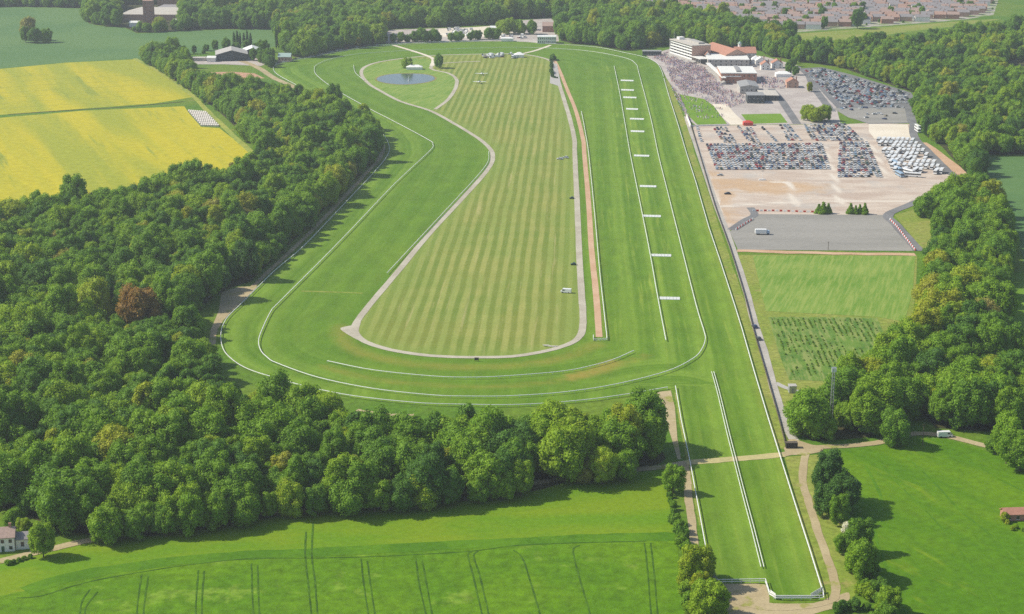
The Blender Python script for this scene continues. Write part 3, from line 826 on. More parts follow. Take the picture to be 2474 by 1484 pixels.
def lobes_column(rg, H, Rr, base, n):
    out = []
    for k in range(n):
        t = (k + 0.5) / n
        w = Rr * (0.35 + 0.65 * math.sin(math.pi * min(1, 0.18 + 0.8 * t)))
        a = k * 2.4
        out.append((math.cos(a) * w * 0.35, math.sin(a) * w * 0.35, base + (H - base) * (0.05 + 0.93 * t), w * 0.62))
    return out


def lobes_cone(rg, H, Rr, base, n):
    out = []
    for k in range(n):
        t = (k + 0.5) / n
        w = Rr * (1.02 - t) + 0.25
        a = k * 2.4
        out.append((math.cos(a) * w * 0.45, math.sin(a) * w * 0.45, base + (H - base) * t, max(0.5, w * 0.55)))
    return out


def crown_mesh(name, seed, H, Rr, base, n, leaves, leaf, fn=lobes_round, inner=0.80):
    rg = np.random.RandomState(seed)
    lob = np.array(fn(rg, H, Rr, base, n))
    c, r = lob[:, :3], lob[:, 3]
    ctr = np.array([0, 0, (base + H) / 2])
    pr = r ** 2 / np.sum(r ** 2)
    li = rg.choice(len(lob), leaves * 2, p=pr)
    d = rg.normal(size=(leaves * 2, 3))
    d /= np.linalg.norm(d, axis=1)[:, None]
    pos = c[li] + d * (r[li] * rg.uniform(0.86, 1.24, leaves * 2))[:, None]
    dm = np.linalg.norm(pos[:, None, :] - c[None, :, :], axis=2) / r[None, :]
    dm[np.arange(len(li)), li] = 9
    ok = (dm.min(axis=1) > 0.84) & (pos[:, 2] > base * 0.55)
    pos, d = pos[ok][:leaves], d[ok][:leaves]
    m = len(pos)
    nr = d + rg.normal(size=(m, 3)) * 0.55 + np.array([0, 0, 0.22])
    nr /= np.linalg.norm(nr, axis=1)[:, None]
    ref = rg.normal(size=(m, 3))
    t1 = np.cross(nr, ref); t1 /= np.linalg.norm(t1, axis=1)[:, None]
    t2 = np.cross(nr, t1)
    s = (leaf * rg.uniform(0.55, 1.25, m))[:, None]
    asp = rg.uniform(0.55, 1.0, m)[:, None]
    vv = np.empty((m, 4, 3))
    vv[:, 0] = pos - t1 * s * 0.5 - t2 * s * 0.25 * asp
    vv[:, 1] = pos + t1 * s * 0.1 - t2 * s * 0.5 * asp
    vv[:, 2] = pos + t1 * s * 0.5 + t2 * s * 0.2 * asp
    vv[:, 3] = pos - t1 * s * 0.15 + t2 * s * 0.5 * asp
    V = [vv.reshape(-1, 3)]
    q = np.arange(m * 4).reshape(m, 4)
    F = [q[:, [0, 1, 2]], q[:, [0, 2, 3]]]
    off = m * 4
    for k in range(len(lob)):
        iv = ICO_V * (r[k] * inner * rg.uniform(0.86, 1.1, len(ICO_V)))[:, None] + c[k]
        V.append(iv); F.append(ICO_F + off)
        off += len(iv)
    return np_mesh(name, np.concatenate(V), np.concatenate(F), [MATS['leaves']])


def trunk_mesh(name, seed, H, base, Rr, th):
    rg = random.Random(seed)
    mb = MB()
    top = base + (H - base) * 0.45
    mb.tube((0, 0, -0.4), (0.1, 0, base * 0.6), th, th * 0.75, 8)
    mb.tube((0.1, 0, base * 0.6), (rg.uniform(-.3, .3), rg.uniform(-.3, .3), top), th * 0.75, th * 0.3, 7)
    for k in range(6):
        a = k * 1.05 + rg.uniform(-.3, .3)
        z0 = base * 0.75 + rg.uniform(0, (top - base) * 0.6)
        mb.tube((0.1, 0, z0), (math.cos(a) * Rr * 0.6, math.sin(a) * Rr * 0.6, z0 + Rr * rg.uniform(0.35, 0.6)), th * 0.4, th * 0.1, 5)
    return mb.mesh(name, MATS['bark'])


# kinds of tree: (crown mesh, trunk mesh)
KIND = []
for k, (H, Rr, base, n, lv, lf) in enumerate([(13.5, 5.8, 1.0, 50, 7500, 0.58), (15.5, 5.0, 1.2, 56, 7500, 0.55), (11.6, 6.3, 0.9, 48, 7500, 0.60), (14.2, 5.8, 1.0, 70, 8000, 0.52), (12.5, 4.8, 0.8, 40, 6500, 0.52)]):
    KIND.append((crown_mesh('crown', 11 + k, H, Rr, base, n, lv, lf), trunk_mesh('trunk', k, H, base, Rr, 0.36)))
# 5: feathery thin-crowned tree, 6: poplar, 7: conifer, 8: shrub, 9: low shrub
KIND.append((crown_mesh('crown', 31, 13.5, 3.9, 2.0, 34, 4200, 0.55, inner=0.7), trunk_mesh('trunk', 9, 13.5, 2.0, 3.9, 0.28)))
KIND.append((crown_mesh('crown', 32, 24.0, 2.3, 1.2, 22, 3800, 0.6, lobes_column), trunk_mesh('trunk', 10, 24, 1.5, 1.4, 0.34)))
KIND.append((crown_mesh('crown', 33, 9.0, 2.6, 0.5, 20, 3200, 0.5, lobes_cone), trunk_mesh('trunk', 11, 9, 0.8, 1.5, 0.2)))
KIND.append((crown_mesh('crown', 34, 4.6, 2.6, 0.4, 16, 2600, 0.42), trunk_mesh('trunk', 12, 4.6, 0.6, 1.8, 0.16)))
KIND.append((crown_mesh('crown', 35, 2.2, 1.6, 0.1, 12, 1500, 0.34), trunk_mesh('trunk', 13, 2.2, 0.4, 1.0, 0.1)))
PROTO = {}


def put_tree(name, loc, kind, sc, tint, label, cat='tree', group=None, rz=None, sz=None):
    e = empty(name, (loc.x, loc.y, 0.0), random.uniform(0, 6.28) if rz is None else rz)
    rs_ = random.Random(int(loc.x * 31 + loc.y * 17))
    e.scale = (sc * rs_.uniform(.86, 1.16), sc * rs_.uniform(.86, 1.16), (sc * rs_.uniform(.86, 1.14)) if sz is None else sz)
    tag(e, label, cat, group)
    t = link(bpy.data.objects.new('trunk', KIND[kind][1]), e)
    c = link(bpy.data.objects.new('crown', KIND[kind][0]), e)
    c["tint"] = float(tint)
    PROTO.setdefault(kind, (c, t))
    return e


ORD1 = ['', 'first', 'second', 'third', 'fourth', 'fifth', 'sixth', 'seventh', 'eighth', 'ninth', 'tenth', 'eleventh', 'twelfth', 'thirteenth', 'fourteenth', 'fifteenth', 'sixteenth', 'seventeenth', 'eighteenth', 'nineteenth']
TENS = {2: ('twentieth', 'twenty'), 3: ('thirtieth', 'thirty'), 4: ('fortieth', 'forty'), 5: ('fiftieth', 'fifty'), 6: ('sixtieth', 'sixty'), 7: ('seventieth', 'seventy'), 8: ('eightieth', 'eighty'), 9: ('ninetieth', 'ninety')}


def nth(n):
    if n < 20: return ORD1[n]
    t, u = divmod(n, 10)
    return TENS[t][0] if u == 0 else TENS[t][1] + '-' + ORD1[u]


def tint_word(t):
    return 'dark green' if t < 0.30 else 'green' if t < 0.58 else 'bright green' if t < 0.72 else 'yellow-green' if t < 0.84 else 'olive brown' if t < 0.95 else 'copper'


from mathutils import noise as mnoise


def grove(x, y):
    return mnoise.noise(Vector((x * 0.011, y * 0.011, 3.1))) + 0.5 * mnoise.noise(Vector((x * 0.04, y * 0.04, 7.7)))


def sample_wood(poly_d, spacing, seed):
    rg = random.Random(seed)
    wp = [(p.x, p.y) for p in W(poly_d)]
    x0, x1 = min(p[0] for p in wp), max(p[0] for p in wp)
    y0, y1 = min(p[1] for p in wp), max(p[1] for p in wp)
    pts = []
    yy, row = y0, 0
    while yy < y1:
        xx = x0 + (spacing / 2 if row % 2 else 0)
        while xx < x1:
            pts.append((xx + rg.uniform(-.42, .42) * spacing, yy + rg.uniform(-.42, .42) * spacing))
            xx += spacing
        yy += spacing * 0.87; row += 1
    a = np.array(pts)
    ok = pip(a[:, 0], a[:, 1], wp)
    return [tuple(p) for p in a[ok]]


def dress(x, y, rg):
    px, py, s = proj((x, y, 0))
    gv = grove(x, y)
    t = 0.47 + 0.17 * gv + rg.gauss(0, 0.10)
    sc = 1.02 + 0.22 * gv + rg.choice((-0.32, -0.18, -0.05, 0.05, 0.15, 0.42)) + rg.uniform(-0.08, 0.08)
    kind = rg.choice([0, 1, 2, 3, 4, 0, 1, 3, 2, 5])
    # a dark feathery grove inside the bend and another by the dirt corner
    for gx, gy, wx, wy in ((500, 985, 190, 75), (300, 735, 260, 45), (740, 990, 120, 30)):
        e = math.exp(-((px - gx) / wx) ** 2 - ((py - gy) / wy) ** 2)
        if rg.random() < e * 0.85:
            kind, t, sc = 5, 0.24 + rg.uniform(-.08, .10), rg.uniform(0.8, 1.1)
    if rg.random() < 0.022: t = rg.uniform(0.80, 0.88)
    if rg.random() < 0.05: t = rg.uniform(0.72, 0.80)
    if rg.random() < 0.10: t = rg.uniform(0.08, 0.24)
    return kind, max(0.6, sc), t


rgt = random.Random(5)
lane_w = W(road_pts, 2)
ALLT = []
names = ['left', 'right', 'upper', 'farl', 'farm', 'farr']
for w, nm, sp in zip(WOODS, names, (7.5, 7.6, 8.2, 10.0, 9.4, 9.0)):
    for (x, y) in sample_wood(w, sp, sum(map(ord, nm))):
        px, py, s = proj((x, y, 0))
        if px < -180 or px > 2660: continue
        if nm == 'upper' and ((2428 < px < 2610 and 148 < py < 205) or (2295 < px < 2345 and 190 < py < 212)): continue
        if nm == 'left' and float(dist_poly(np.array([x]), np.array([y]), lane_w)[0]) < 1.6: continue
        kind, sc, t = dress(x, y, rgt)
        if nm == 'upper' and rgt.random() < 0.5: sc *= 0.85
        if nm in ('farl', 'farm', 'farr'): sc *= 1.15
        ALLT.append([nm, x, y, kind, sc, t, px, py, s])
# named trees first: nothing else may crowd them
COPPER, BROWN, GOLD = P(337, 800), P(2378, 815), P(2287, 745)
MAST = P(2006, 1030)
ALLT = [t for t in ALLT if not (285 < t[6] < 440 and 12 < t[7] < 74)]
for t in ALLT:
    if 270 < t[6] < 480 and 74 <= t[7] < 84: t[4] *= 0.6
ALLT = [t for t in ALLT if not (abs(t[1] - MAST.x) < 3.2 and -16 < t[2] - MAST.y < 4)]
for t in ALLT:
    if abs(t[1] - MAST.x) < 8 and -24 < t[2] - MAST.y < 4: t[4] = min(t[4], 0.8)
ALLT = [t for t in ALLT if min((t[1] - q.x) ** 2 + (t[2] - q.y) ** 2 for q in (COPPER, BROWN, GOLD)) > 60]
for t in ALLT:
    if abs(t[1] - COPPER.x) < 14 and -24 < t[2] - COPPER.y < 8: t[4] = min(t[4], 0.8)
vis = [t for t in ALLT if -10 < t[6] < 2483 and t[7] < 1484]
vis.sort(key=lambda t: -t[8] * t[4] ** 0.5)
near = vis[:285]
near_ids = set(id(t) for t in near)
lane_w = W(road_pts, 2)
rows = {}
for t in near:
    d = float(dist_poly(np.array([t[1]]), np.array([t[2]]), lane_w)[0])
    zone = 'left' if t[6] < 1700 else 'right'
    rows.setdefault((zone, min(12, int(d / 9.0))), []).append(t)
for (zone, r), lst in sorted(rows.items()):
    lst.sort(key=lambda t: t[6])
    for i, t in enumerate(lst):
        where = ('wood above the crop field' if zone == 'left' else 'wood round the lattice mast')
        rw = 'front row' if r == 0 else nth(r + 1) + ' row back'
        put_tree('broadleaf_tree', Vector((t[1], t[2], 0)), t[3], t[4], t[5], f"{tint_word(t[5])} tree, {nth(i + 1)} from left, {rw}, {where}", 'tree',
                 'trees of the ' + where)


def gn_wood(name, label, pts, group=None):
    """a wood that reads as one mass: tree copies on points"""
    me = bpy.data.meshes.new(name)
    me.from_pydata([(p[1], p[2], 0) for p in pts], [], [])
    for an, ty, vals in (('kind', 'INT', [p[3] for p in pts]), ('tint', 'FLOAT', [p[5] for p in pts]), ('turn', 'FLOAT', [random.uniform(0, 6.28) for _ in pts])):
        a = me.attributes.new(an, ty, 'POINT')
        a.data.foreach_set("value", vals)
    a = me.attributes.new('size', 'FLOAT_VECTOR', 'POINT')
    a.data.foreach_set("vector", [p[4] * random.uniform(.85, 1.17) for p in pts for _ in range(3)])
    o = link(bpy.data.objects.new(name, me))
    ng = bpy.data.node_groups.new(name + '_nodes', 'GeometryNodeTree')
    ng.interface.new_socket('Geometry', in_out='INPUT', socket_type='NodeSocketGeometry')
    ng.interface.new_socket('Geometry', in_out='OUTPUT', socket_type='NodeSocketGeometry')
    gi, go = ng.nodes.new('NodeGroupInput'), ng.nodes.new('NodeGroupOutput')
    join = ng.nodes.new('GeometryNodeJoinGeometry')

    def named(n, ty):
        nd = ng.nodes.new('GeometryNodeInputNamedAttribute')
        nd.data_type = ty
        nd.inputs['Name'].default_value = n
        return nd.outputs['Attribute']
    kd, sz, tn = named('kind', 'INT'), named('size', 'FLOAT_VECTOR'), named('turn', 'FLOAT')
    cx = ng.nodes.new('ShaderNodeCombineXYZ')
    ng.links.new(tn, cx.inputs[2])
    for k in sorted(set(p[3] for p in pts)):
        j2 = ng.nodes.new('GeometryNodeJoinGeometry')
        for ob in PROTO[k]:
            oi = ng.nodes.new('GeometryNodeObjectInfo')
            oi.transform_space = 'ORIGINAL'
            oi.inputs['Object'].default_value = ob
            ng.links.new(oi.outputs['Geometry'], j2.inputs[0])
        g2i = ng.nodes.new('GeometryNodeGeometryToInstance')
        ng.links.new(j2.outputs[0], g2i.inputs[0])
        cmp_ = ng.nodes.new('FunctionNodeCompare')
        cmp_.data_type = 'INT'
        cmp_.operation = 'EQUAL'
        ng.links.new(kd, cmp_.inputs[2])
        cmp_.inputs[3].default_value = k
        ip = ng.nodes.new('GeometryNodeInstanceOnPoints')
        ng.links.new(gi.outputs[0], ip.inputs['Points'])
        ng.links.new(cmp_.outputs[0], ip.inputs['Selection'])
        ng.links.new(g2i.outputs[0], ip.inputs['Instance'])
        ng.links.new(cx.outputs[0], ip.inputs['Rotation'])
        ng.links.new(sz, ip.inputs['Scale'])
        ng.links.new(ip.outputs[0], join.inputs[0])
    ng.links.new(join.outputs[0], go.inputs[0])
    md = o.modifiers.new('trees', 'NODES')
    md.node_group = ng
    tag(o, label, 'wood', None, 'stuff')
    return o


# ---- single trees and shrubs that stand out
SHRUBS = 'hedgerow shrubs beside the straight'
SINGLE = [
    ('copper_tree', (337, 806), 0, 1.95, 1.0, 'copper-leaved tree rising from the green wood left of the course', None),
    ('olive_tree', (2378, 815), 3, 1.15, 0.90, 'brownish tree at the right edge of the wood behind the mast', None),
    ('yellow_tree', (2287, 745), 2, 1.0, 0.80, 'yellow-green tree in the middle of the right-hand wood', None),
    ('field_tree', (2160, 1076), 2, 1.15, 0.38, 'round dark green tree standing alone below the bend of the lane', None),
    ('field_tree', (105, 1346), 1, 0.86, 0.60, 'bright green tree beside the white cottage', None),
    ('garden_tree', (60, 1290), 4, 0.55, 0.70, 'small yellow-green tree behind the white cottage', None),
    ('garden_tree', (35, 1275), 0, 0.6, 0.45, 'small green tree further left behind the white cottage', None),
    ('lane_tree', (1408, 1166), 2, 0.72, 0.86, 'ochre tree leftmost of three on the meadow side of the lane', None),
    ('lane_tree', (1455, 1170), 3, 0.92, 0.70, 'bright yellow-green tree, middle of three below the lane', None),
    ('lane_tree', (1510, 1162), 0, 0.85, 0.48, 'green tree rightmost of three on the meadow side of the lane', None),
    ('hedge_tree', (1625, 1192), 4, 0.80, 0.50, 'green tree at the meadow corner beside the dirt walk', None),
    ('hedge_tree', (1998, 1215), 1, 1.15, 0.05, 'tall dark evergreen-looking tree at the top of the right hedgerow', None),
    ('hedge_tree', (2035, 1236), 0, 1.15, 0.08, 'broad dark tree in the right hedgerow throwing shadow on the field', None),
    ('hedge_tree', (2000, 1252), 4, 1.05, 0.10, 'dark tree on the verge side of the right hedgerow clump', None),
    ('hedge_tree', (2028, 1268), 4, 0.85, 0.45, 'olive-green tree at the lower end of the dark hedgerow clump', None),
    ('blossom_bush', (2047, 1291), 8, 0.95, 2.0, 'white flowering hawthorn between the dark clump and the hedge', None),
    ('blossom_bush', (2052, 1304), 8, 0.65, 2.0, 'smaller white flowering hawthorn just below the larger one', None),
    ('pond_tree', (983, 166), 2, 0.95, 0.62, 'pale green tree beside the marquee on the pond bank', None),
    ('pond_tree', (1060, 165), 0, 0.98, 0.40, 'dark round tree standing alone right of the pond', None),
    ('far_tree', (70, 98), 3, 1.6, 0.88, 'brownish tree in the clump standing in the far green field', None),
    ('far_tree', (85, 104), 0, 1.3, 0.25, 'dark tree at the front of the clump in the far field', None),
    ('far_tree', (112, 103), 2, 1.3, 0.45, 'green tree at the right of the clump in the far field', None),
    ('far_tree', (62, 103), 1, 1.0, 0.35, 'small green tree at the left of the far field clump', None),
    ('car_park_tree', (1971, 295), 2, 1.15, 0.72, 'middle one of the low trees between the two car parks', None),
    ('car_park_tree', (1955, 222), 4, 0.7, 0.78, 'bright yellow-green tree by the orange-roofed lodge', None),
    ('verge_tree', (2240, 526), 2, 1.35, 0.42, 'leftmost tree of the clump below the access road', None),
    ('verge_tree', (2278, 526), 3, 1.45, 0.50, 'middle tree of the clump below the access road', None),
    ('verge_tree', (2308, 508), 0, 1.5, 0.62, 'pale tree at the top of the clump below the access road', None),
    ('verge_tree', (2335, 522), 1, 1.35, 0.45, 'rightmost tree of the clump below the access road', None),
    ('verge_tree', (2222, 523), 4, 1.0, 0.46, 'small tree at the left tip of the clump below the access road', None),
    ('verge_tree', (2260, 505), 2, 1.1, 0.66, 'pale tree at the back left of the clump below the access road', None),
    ('verge_tree', (2345, 495), 3, 1.3, 0.55, 'tree at the back right of the clump below the access road', None),
    ('car_park_tree', (1950, 292), 0, 0.95, 0.70, 'left one of the low trees between the two car parks', None),
    ('car_park_tree', (1992, 292), 4, 0.95, 0.66, 'right one of the low trees between the two car parks', None),
    ('round_tree', (745, 137), 2, 2.3, 0.66, 'huge bright round tree behind the parked cars at the far bend', None),
    ('lane_end_tree', (2430, 1120), 1, 1.25, 0.52, 'tall bright tree at the right edge beside the lane', None),
    ('lane_end_tree', (2462, 1138), 3, 1.2, 0.45, 'green tree at the far right edge below the lane', None),
    ('lane_end_tree', (2395, 1092), 8, 1.2, 0.40, 'low bush at the lane end left of the tall bright tree', None),
]
for nm, (x, y), k, sc, t, lb, gr in SINGLE:
    if nm == 'blossom_bush':
        continue
    put_tree(nm, P(x, y), k, sc, t, lb, 'tree' if k != 8 else 'bush', gr)
leaf_mat('blossom', [(0.0, (0.62, 0.62, 0.55)), (1.0, (0.72, 0.72, 0.64))])
bl = KIND[8][0].copy()
bl.materials.clear(); bl.materials.append(MATS['blossom'])
for nm, (x, y), k, sc, t, lb, gr in SINGLE:
    if nm == 'blossom_bush':
        e = empty(nm, P(x, y)); e.scale = (sc,) * 3
        tag(e, lb, 'bush')
        link(bpy.data.objects.new('trunk', KIND[8][1]), e)
        c = link(bpy.data.objects.new('crown', bl), e); c["tint"] = 0.5
edge = resample(W([(262, 1310), (337, 1304), (500, 1282), (640, 1257), (668, 1251), (868, 1239), (1043, 1227), (1236, 1204), (1311, 1189)], 3), 9.5)
for i, p in enumerate(edge):
    t = rgt.choice((0.2, 0.38, 0.45, 0.5, 0.62, 0.7, 0.55))
    put_tree('edge_tree', p + Vector((rgt.uniform(-1.5, 1.5), rgt.uniform(-.6, .8), 0)), rgt.choice((0, 1, 2, 3, 4)), rgt.uniform(0.62, 1.15), t, f'{tint_word(t)} tree, {nth(i + 1)} from left of those between the lane and the meadow', 'tree', 'trees between the lane and the meadow')
# poplars
for i, x in enumerate((566, 574, 581, 590, 598, 606)):
    put_tree('poplar', P(x, 118 + (i % 2)), 6, random.uniform(0.62, 0.85), 0.12, f'slim dark poplar, {nth(i + 1)} from left of the six behind the barns', 'tree', 'poplars behind the barns', sz=random.uniform(0.75, 0.95))
for i, x in enumerate((668, 674, 680, 686)):
    put_tree('poplar', P(x, 120), 6, 0.8, 0.15, f'tall dark poplar, {nth(i + 1)} from left of the four at the field corner', 'tree', 'poplars at the far field corner', sz=1.12)
put_tree('poplar', P(2415, 1002), 6, 1.05, 0.22, 'tall columnar poplar at the right edge of the wood', 'tree', 'poplars in the right wood', sz=1.05)
put_tree('poplar', P(2345, 1038), 6, 0.95, 0.24, 'columnar poplar left of the taller one, right-hand wood', 'tree', 'poplars in the right wood', sz=0.95)
# conifer clumps on the gravel
for i, (x, y, s_) in enumerate(((1977, 516, .8), (1988, 517, 1.0), (2000, 516, .85))):
    put_tree('conifer', P(x, y), 7, s_ * 1.25, 0.5, f'bushy conifer, {nth(i + 1)} from left in the left clump by the tarmac yard', 'tree', 'conifers by the tarmac yard', sz=s_ * 0.85)
for i, (x, y, s_) in enumerate(((2054, 517, .9), (2066, 518, .75), (2076, 517, .8), (2088, 518, .95))):
    put_tree('conifer', P(x, y), 7, s_ * 1.25, 0.5, f'bushy conifer, {nth(i + 1)} from left in the right clump by the tarmac yard', 'tree', 'conifers by the tarmac yard', sz=s_ * 0.85)


def hedge(line, step, kinds, label, group, sc=(0.8, 1.2), tints=(0.35, 0.7), width=1.0):
    pts = resample(W(line, 4), step)
    rg = random.Random(len(pts))
    for i, p in enumerate(pts):
        q = p + Vector((rg.uniform(-width, width), rg.uniform(-width, width), 0))
        t = rg.uniform(*tints)
        put_tree('hedge_shrub', q, rg.choice(kinds), rg.uniform(*sc), t, f'{tint_word(t)} shrub, {nth(i + 1)} from the {label}', 'shrub', group)


hedge([(1622, 1205), (1630, 1250), (1636, 1275)], 3.5, [9, 9, 8], 'top of the thin left hedgerow by the meadow', 'thin left hedgerow', (0.5, 0.9), (0.3, 0.5))
hedge([(1640, 1290), (1648, 1325), (1660, 1345)], 3.8, [8], 'top of the thick left hedgerow by the dirt walk', 'thick left hedgerow', (0.8, 1.15), (0.3, 0.5), 1.2)
hedge([(1668, 1362), (1676, 1400), (1690, 1440), (1700, 1490), (1720, 1540)], 1.9, [8, 8, 8, 4], 'top of the olive hedge by the starting fence', 'olive hedge by the starting fence', (0.62, 1.1), (0.5, 0.78), 3.2)
hedge([(1655, 1400), (1662, 1440), (1672, 1500)], 3.4, [8, 9], 'upper end of the hedge foot on the crop side', 'crop-side hedge foot', (0.7, 1.1), (0.45, 0.7), 1.0)
hedge([(2052, 1328), (2066, 1350), (2085, 1390), (2100, 1430), (2120, 1475), (2140, 1540)], 2.1, [8, 8, 4], 'top of the long right hedge beside the verge', 'long right hedge', (0.6, 1.05), (0.3, 0.68), 3.2)
hedge([(2062, 1318), (2082, 1352), (2104, 1395), (2126, 1450), (2150, 1520)], 3.6, [8], 'top on the field side of the right hedge', 'field side of the long right hedge', (0.7, 1.1), (0.25, 0.5), 1.2)
hedge([(2025, 1480), (2055, 1472), (2085, 1470)], 3.0, [8, 9], 'left of the dark bushes at the bottom edge', 'dark bushes at the bottom edge', (0.7, 1.0), (0.15, 0.4), 1.0)
hedge([(930, 104), (960, 103), (1010, 102), (1060, 101), (1110, 99), (1160, 97), (1205, 95)], 8.0, [0, 4, 2], 'left of the tree line along the far rail', 'tree line along the far rail', (0.6, 1.25), (0.22, 0.6), 3.5)
hedge([(1215, 84), (1240, 82), (1262, 82), (1285, 84)], 9.0, [0, 2, 3], 'left of the tall trees by the far yard', 'tall trees by the far yard', (1.1, 1.4), (0.35, 0.75), 3.0)
hedge([(430, 133), (460, 131), (500, 129)], 9.0, [4, 8], 'left of the bushes behind the farm yard', 'bushes behind the farm yard', (0.6, 1.0), (0.2, 0.4), 2.0)
hedge([(500, 124), (540, 122), (620, 122), (640, 128)], 11.0, [0, 4, 2], 'left of the trees behind the barns', 'trees behind the barns', (0.6, 0.95), (0.2, 0.5), 3.0)
hedge([(615, 146), (640, 144), (650, 150)], 9.0, [0, 4], 'left of the trees beside the white hut', 'trees beside the white hut', (0.8, 1.05), (0.2, 0.45), 2.0)
hedge([(635, 150), (648, 158), (655, 164)], 7.0, [0, 4], 'left of the trees between barns and course', 'trees between barns and course', (0.75, 1.0), (0.2, 0.4), 2.0)
hedge([(1331, 145), (1332, 165), (1334, 186), (1345, 190), (1352, 190)], 3.2, [9, 8], 'far end of the dark hedge by the gravel pad', 'dark hedge round the gravel pad', (0.55, 0.8), (0.02, 0.14), 0.2)
hedge([(1335, 143), (1336, 147)], 4.0, [8], 'far end of the bushes at the pad corner', 'bushes at the pad corner', (1.0, 1.2), (0.2, 0.3), 0.5)
hedge([(1930, 150), (1905, 172), (1930, 185)], 16.0, [4, 0], 'left of the trees around the paddock lodges', 'trees around the paddock lodges', (0.6, 0.9), (0.25, 0.5), 3.0)
hedge([(20, 1365), (60, 1352), (85, 1344)], 2.0, [9], 'left of the low hedge by the cottage lane', 'low hedge by the cottage lane', (0.6, 0.9), (0.3, 0.55), 0.3)

for nm, title, lab in (('left', 'woodland', 'broadleaf wood filling the left of the picture beside the course'), ('right', 'woodland', 'broadleaf wood on the right beyond the lattice mast'),
                       ('upper', 'woodland', 'green wood above the car parks on the upper right'), ('farl', 'woodland', 'strip of trees at the top left beyond the far field'),
                       ('farm', 'woodland', 'hazy wood behind the far bend of the course'), ('farr', 'woodland', 'wood behind the grandstand, in front of the housing estate')):
    gn_wood(title, lab, [t for t in ALLT if t[0] == nm and id(t) not in near_ids])

# ================================================================ RAILS, HURDLES, FENCES
def running_rail(label, line, smooth=0, closed=False, post=5.0, h=1.25, wid=0.30, thick=0.22, group='white running rails', offset=0.0, off=None):
    pts = W(line, smooth, closed)
    if closed: pts = pts + [pts[0]]
    return rail_world(label, pts, post, h, wid, thick, group)


def sweep(mb, pts, z0, z1, wid):
    n = len(pts)
    vs = []
    for i, p in enumerate(pts):
        a, b = pts[max(0, i - 1)], pts[min(n - 1, i + 1)]
        t = b - a; t.z = 0; t.normalize()
        q = Vector((-t.y, t.x, 0)) * wid / 2
        vs += [(p.x + q.x, p.y + q.y, z0), (p.x - q.x, p.y - q.y, z0), (p.x - q.x * .8, p.y - q.y * .8, z1), (p.x + q.x * .8, p.y + q.y * .8, z1)]
    fs = []
    for i in range(n - 1):
        a, b = 4 * i, 4 * i + 4
        for k in range(4):
            fs.append((a + k, a + (k + 1) % 4, b + (k + 1) % 4, b + k))
    fs += [(0, 3, 2, 1), (4 * n - 4, 4 * n - 3, 4 * n - 2, 4 * n - 1)]
    mb.add(vs, fs)


def rail_world(label, pts, post=5.0, h=1.25, wid=0.30, thick=0.22, group='white running rails', cat='rail', name='running_rail', levels=(1.0,)):
    e = empty(name, pts[0])
    tag(e, label, cat, group)
    base = pts[0]
    loc = [p - base for p in pts]
    for lv in levels:
        mb = MB(); sweep(mb, loc, h * lv - thick, h * lv, wid)
        mb.build('top_rail' if lv == 1.0 else 'lower_rail', MATS['white_paint'], e)
    mb = MB()
    for p in resample(loc, post):
        mb.box(p.x - 0.07, p.x + 0.07, p.y - 0.07, p.y + 0.07, -0.05, h - thick + 0.02)
    o = mb.build('rail_posts', MATS['white_paint'], e)
    o["kind"] = "stuff"
    return e


def shift(pts, d):
    out = []
    for i, p in enumerate(pts):
        a, b = pts[max(0, i - 1)], pts[min(len(pts) - 1, i + 1)]
        t = (b - a).normalized()
        out.append(p + Vector((-t.y, t.x, 0)) * d)
    return out


rail_world('long white outer rail sweeping round the left of the course', wBB[:-1], group=None)
rail_world('white rail along the left side of the starting chute', wOL, group=None)
rail_world('white outer rail along the right side of the home straight', wBB[-1:] + wOR, group=None, wid=0.36)
running_rail('white inner rail looping round between turf bands', RAIL_MID, 5, True, group=None, wid=0.32)
running_rail('short curved white rail inside the near bend', RAIL_BEND, 6, group=None)
running_rail('thin white rail left of the row of hurdles', RAIL_HURDLE, 5, group=None, wid=0.34)
running_rail('white rail right of the orange dirt strip', RAIL_DIRT, 5, group=None, wid=0.34)
ch = W(RAIL_CHUTE, 3)
rail_world('left one of the twin white rails down the middle of the chute', shift(ch, -0.5), 4.0, h=1.0, group='twin chute rails', wid=0.2)
rail_world('right one of the twin white rails down the middle of the chute', shift(ch, 0.5), 4.0, h=1.0, group='twin chute rails', wid=0.2)
running_rail('white rail beside the pale road on the left of the infield', [(935, 664), (985, 610), (1080, 508), (1150, 432), (1178, 395), (1180, 370)], 5, group=None, wid=0.26)
running_rail('white rail where the course bends round the pond', [(940 - 86, 160), (858, 178), (878, 196)], 5, group=None, wid=0.3)
rail_world('white rail box closing the near end of the dirt strip', W([(1465, 814), (1466, 824), (1433, 825), (1433, 815)]), 2.0, 1.4, 0.3, 0.2, None, 'rail', 'rail_box', (1.0, 0.55))
rail_world('white rail on the far side beyond the sand crossing', W([(918, 111), (1043, 104), (1150, 101), (1236, 97)]), 6.0, 1.3, 0.45, 0.3, None)
# starting-chute end fences
fp = W([(1716, 1399), (1732, 1411), (1848, 1409)])
rail_world('white double rail fence closing the left half of the chute', fp, 3.0, 1.7, 0.22, 0.16, None, 'fence', 'rail_fence', (1.0, 0.55))
fp = W([(1848, 1409), (1858, 1441), (1873, 1450), (1958, 1450), (1989, 1449), (1986, 1430)])
rail_world('white double rail fence closing the right half of the chute', fp, 3.0, 1.7, 0.22, 0.16, None, 'fence', 'rail_fence', (1.0, 0.55))


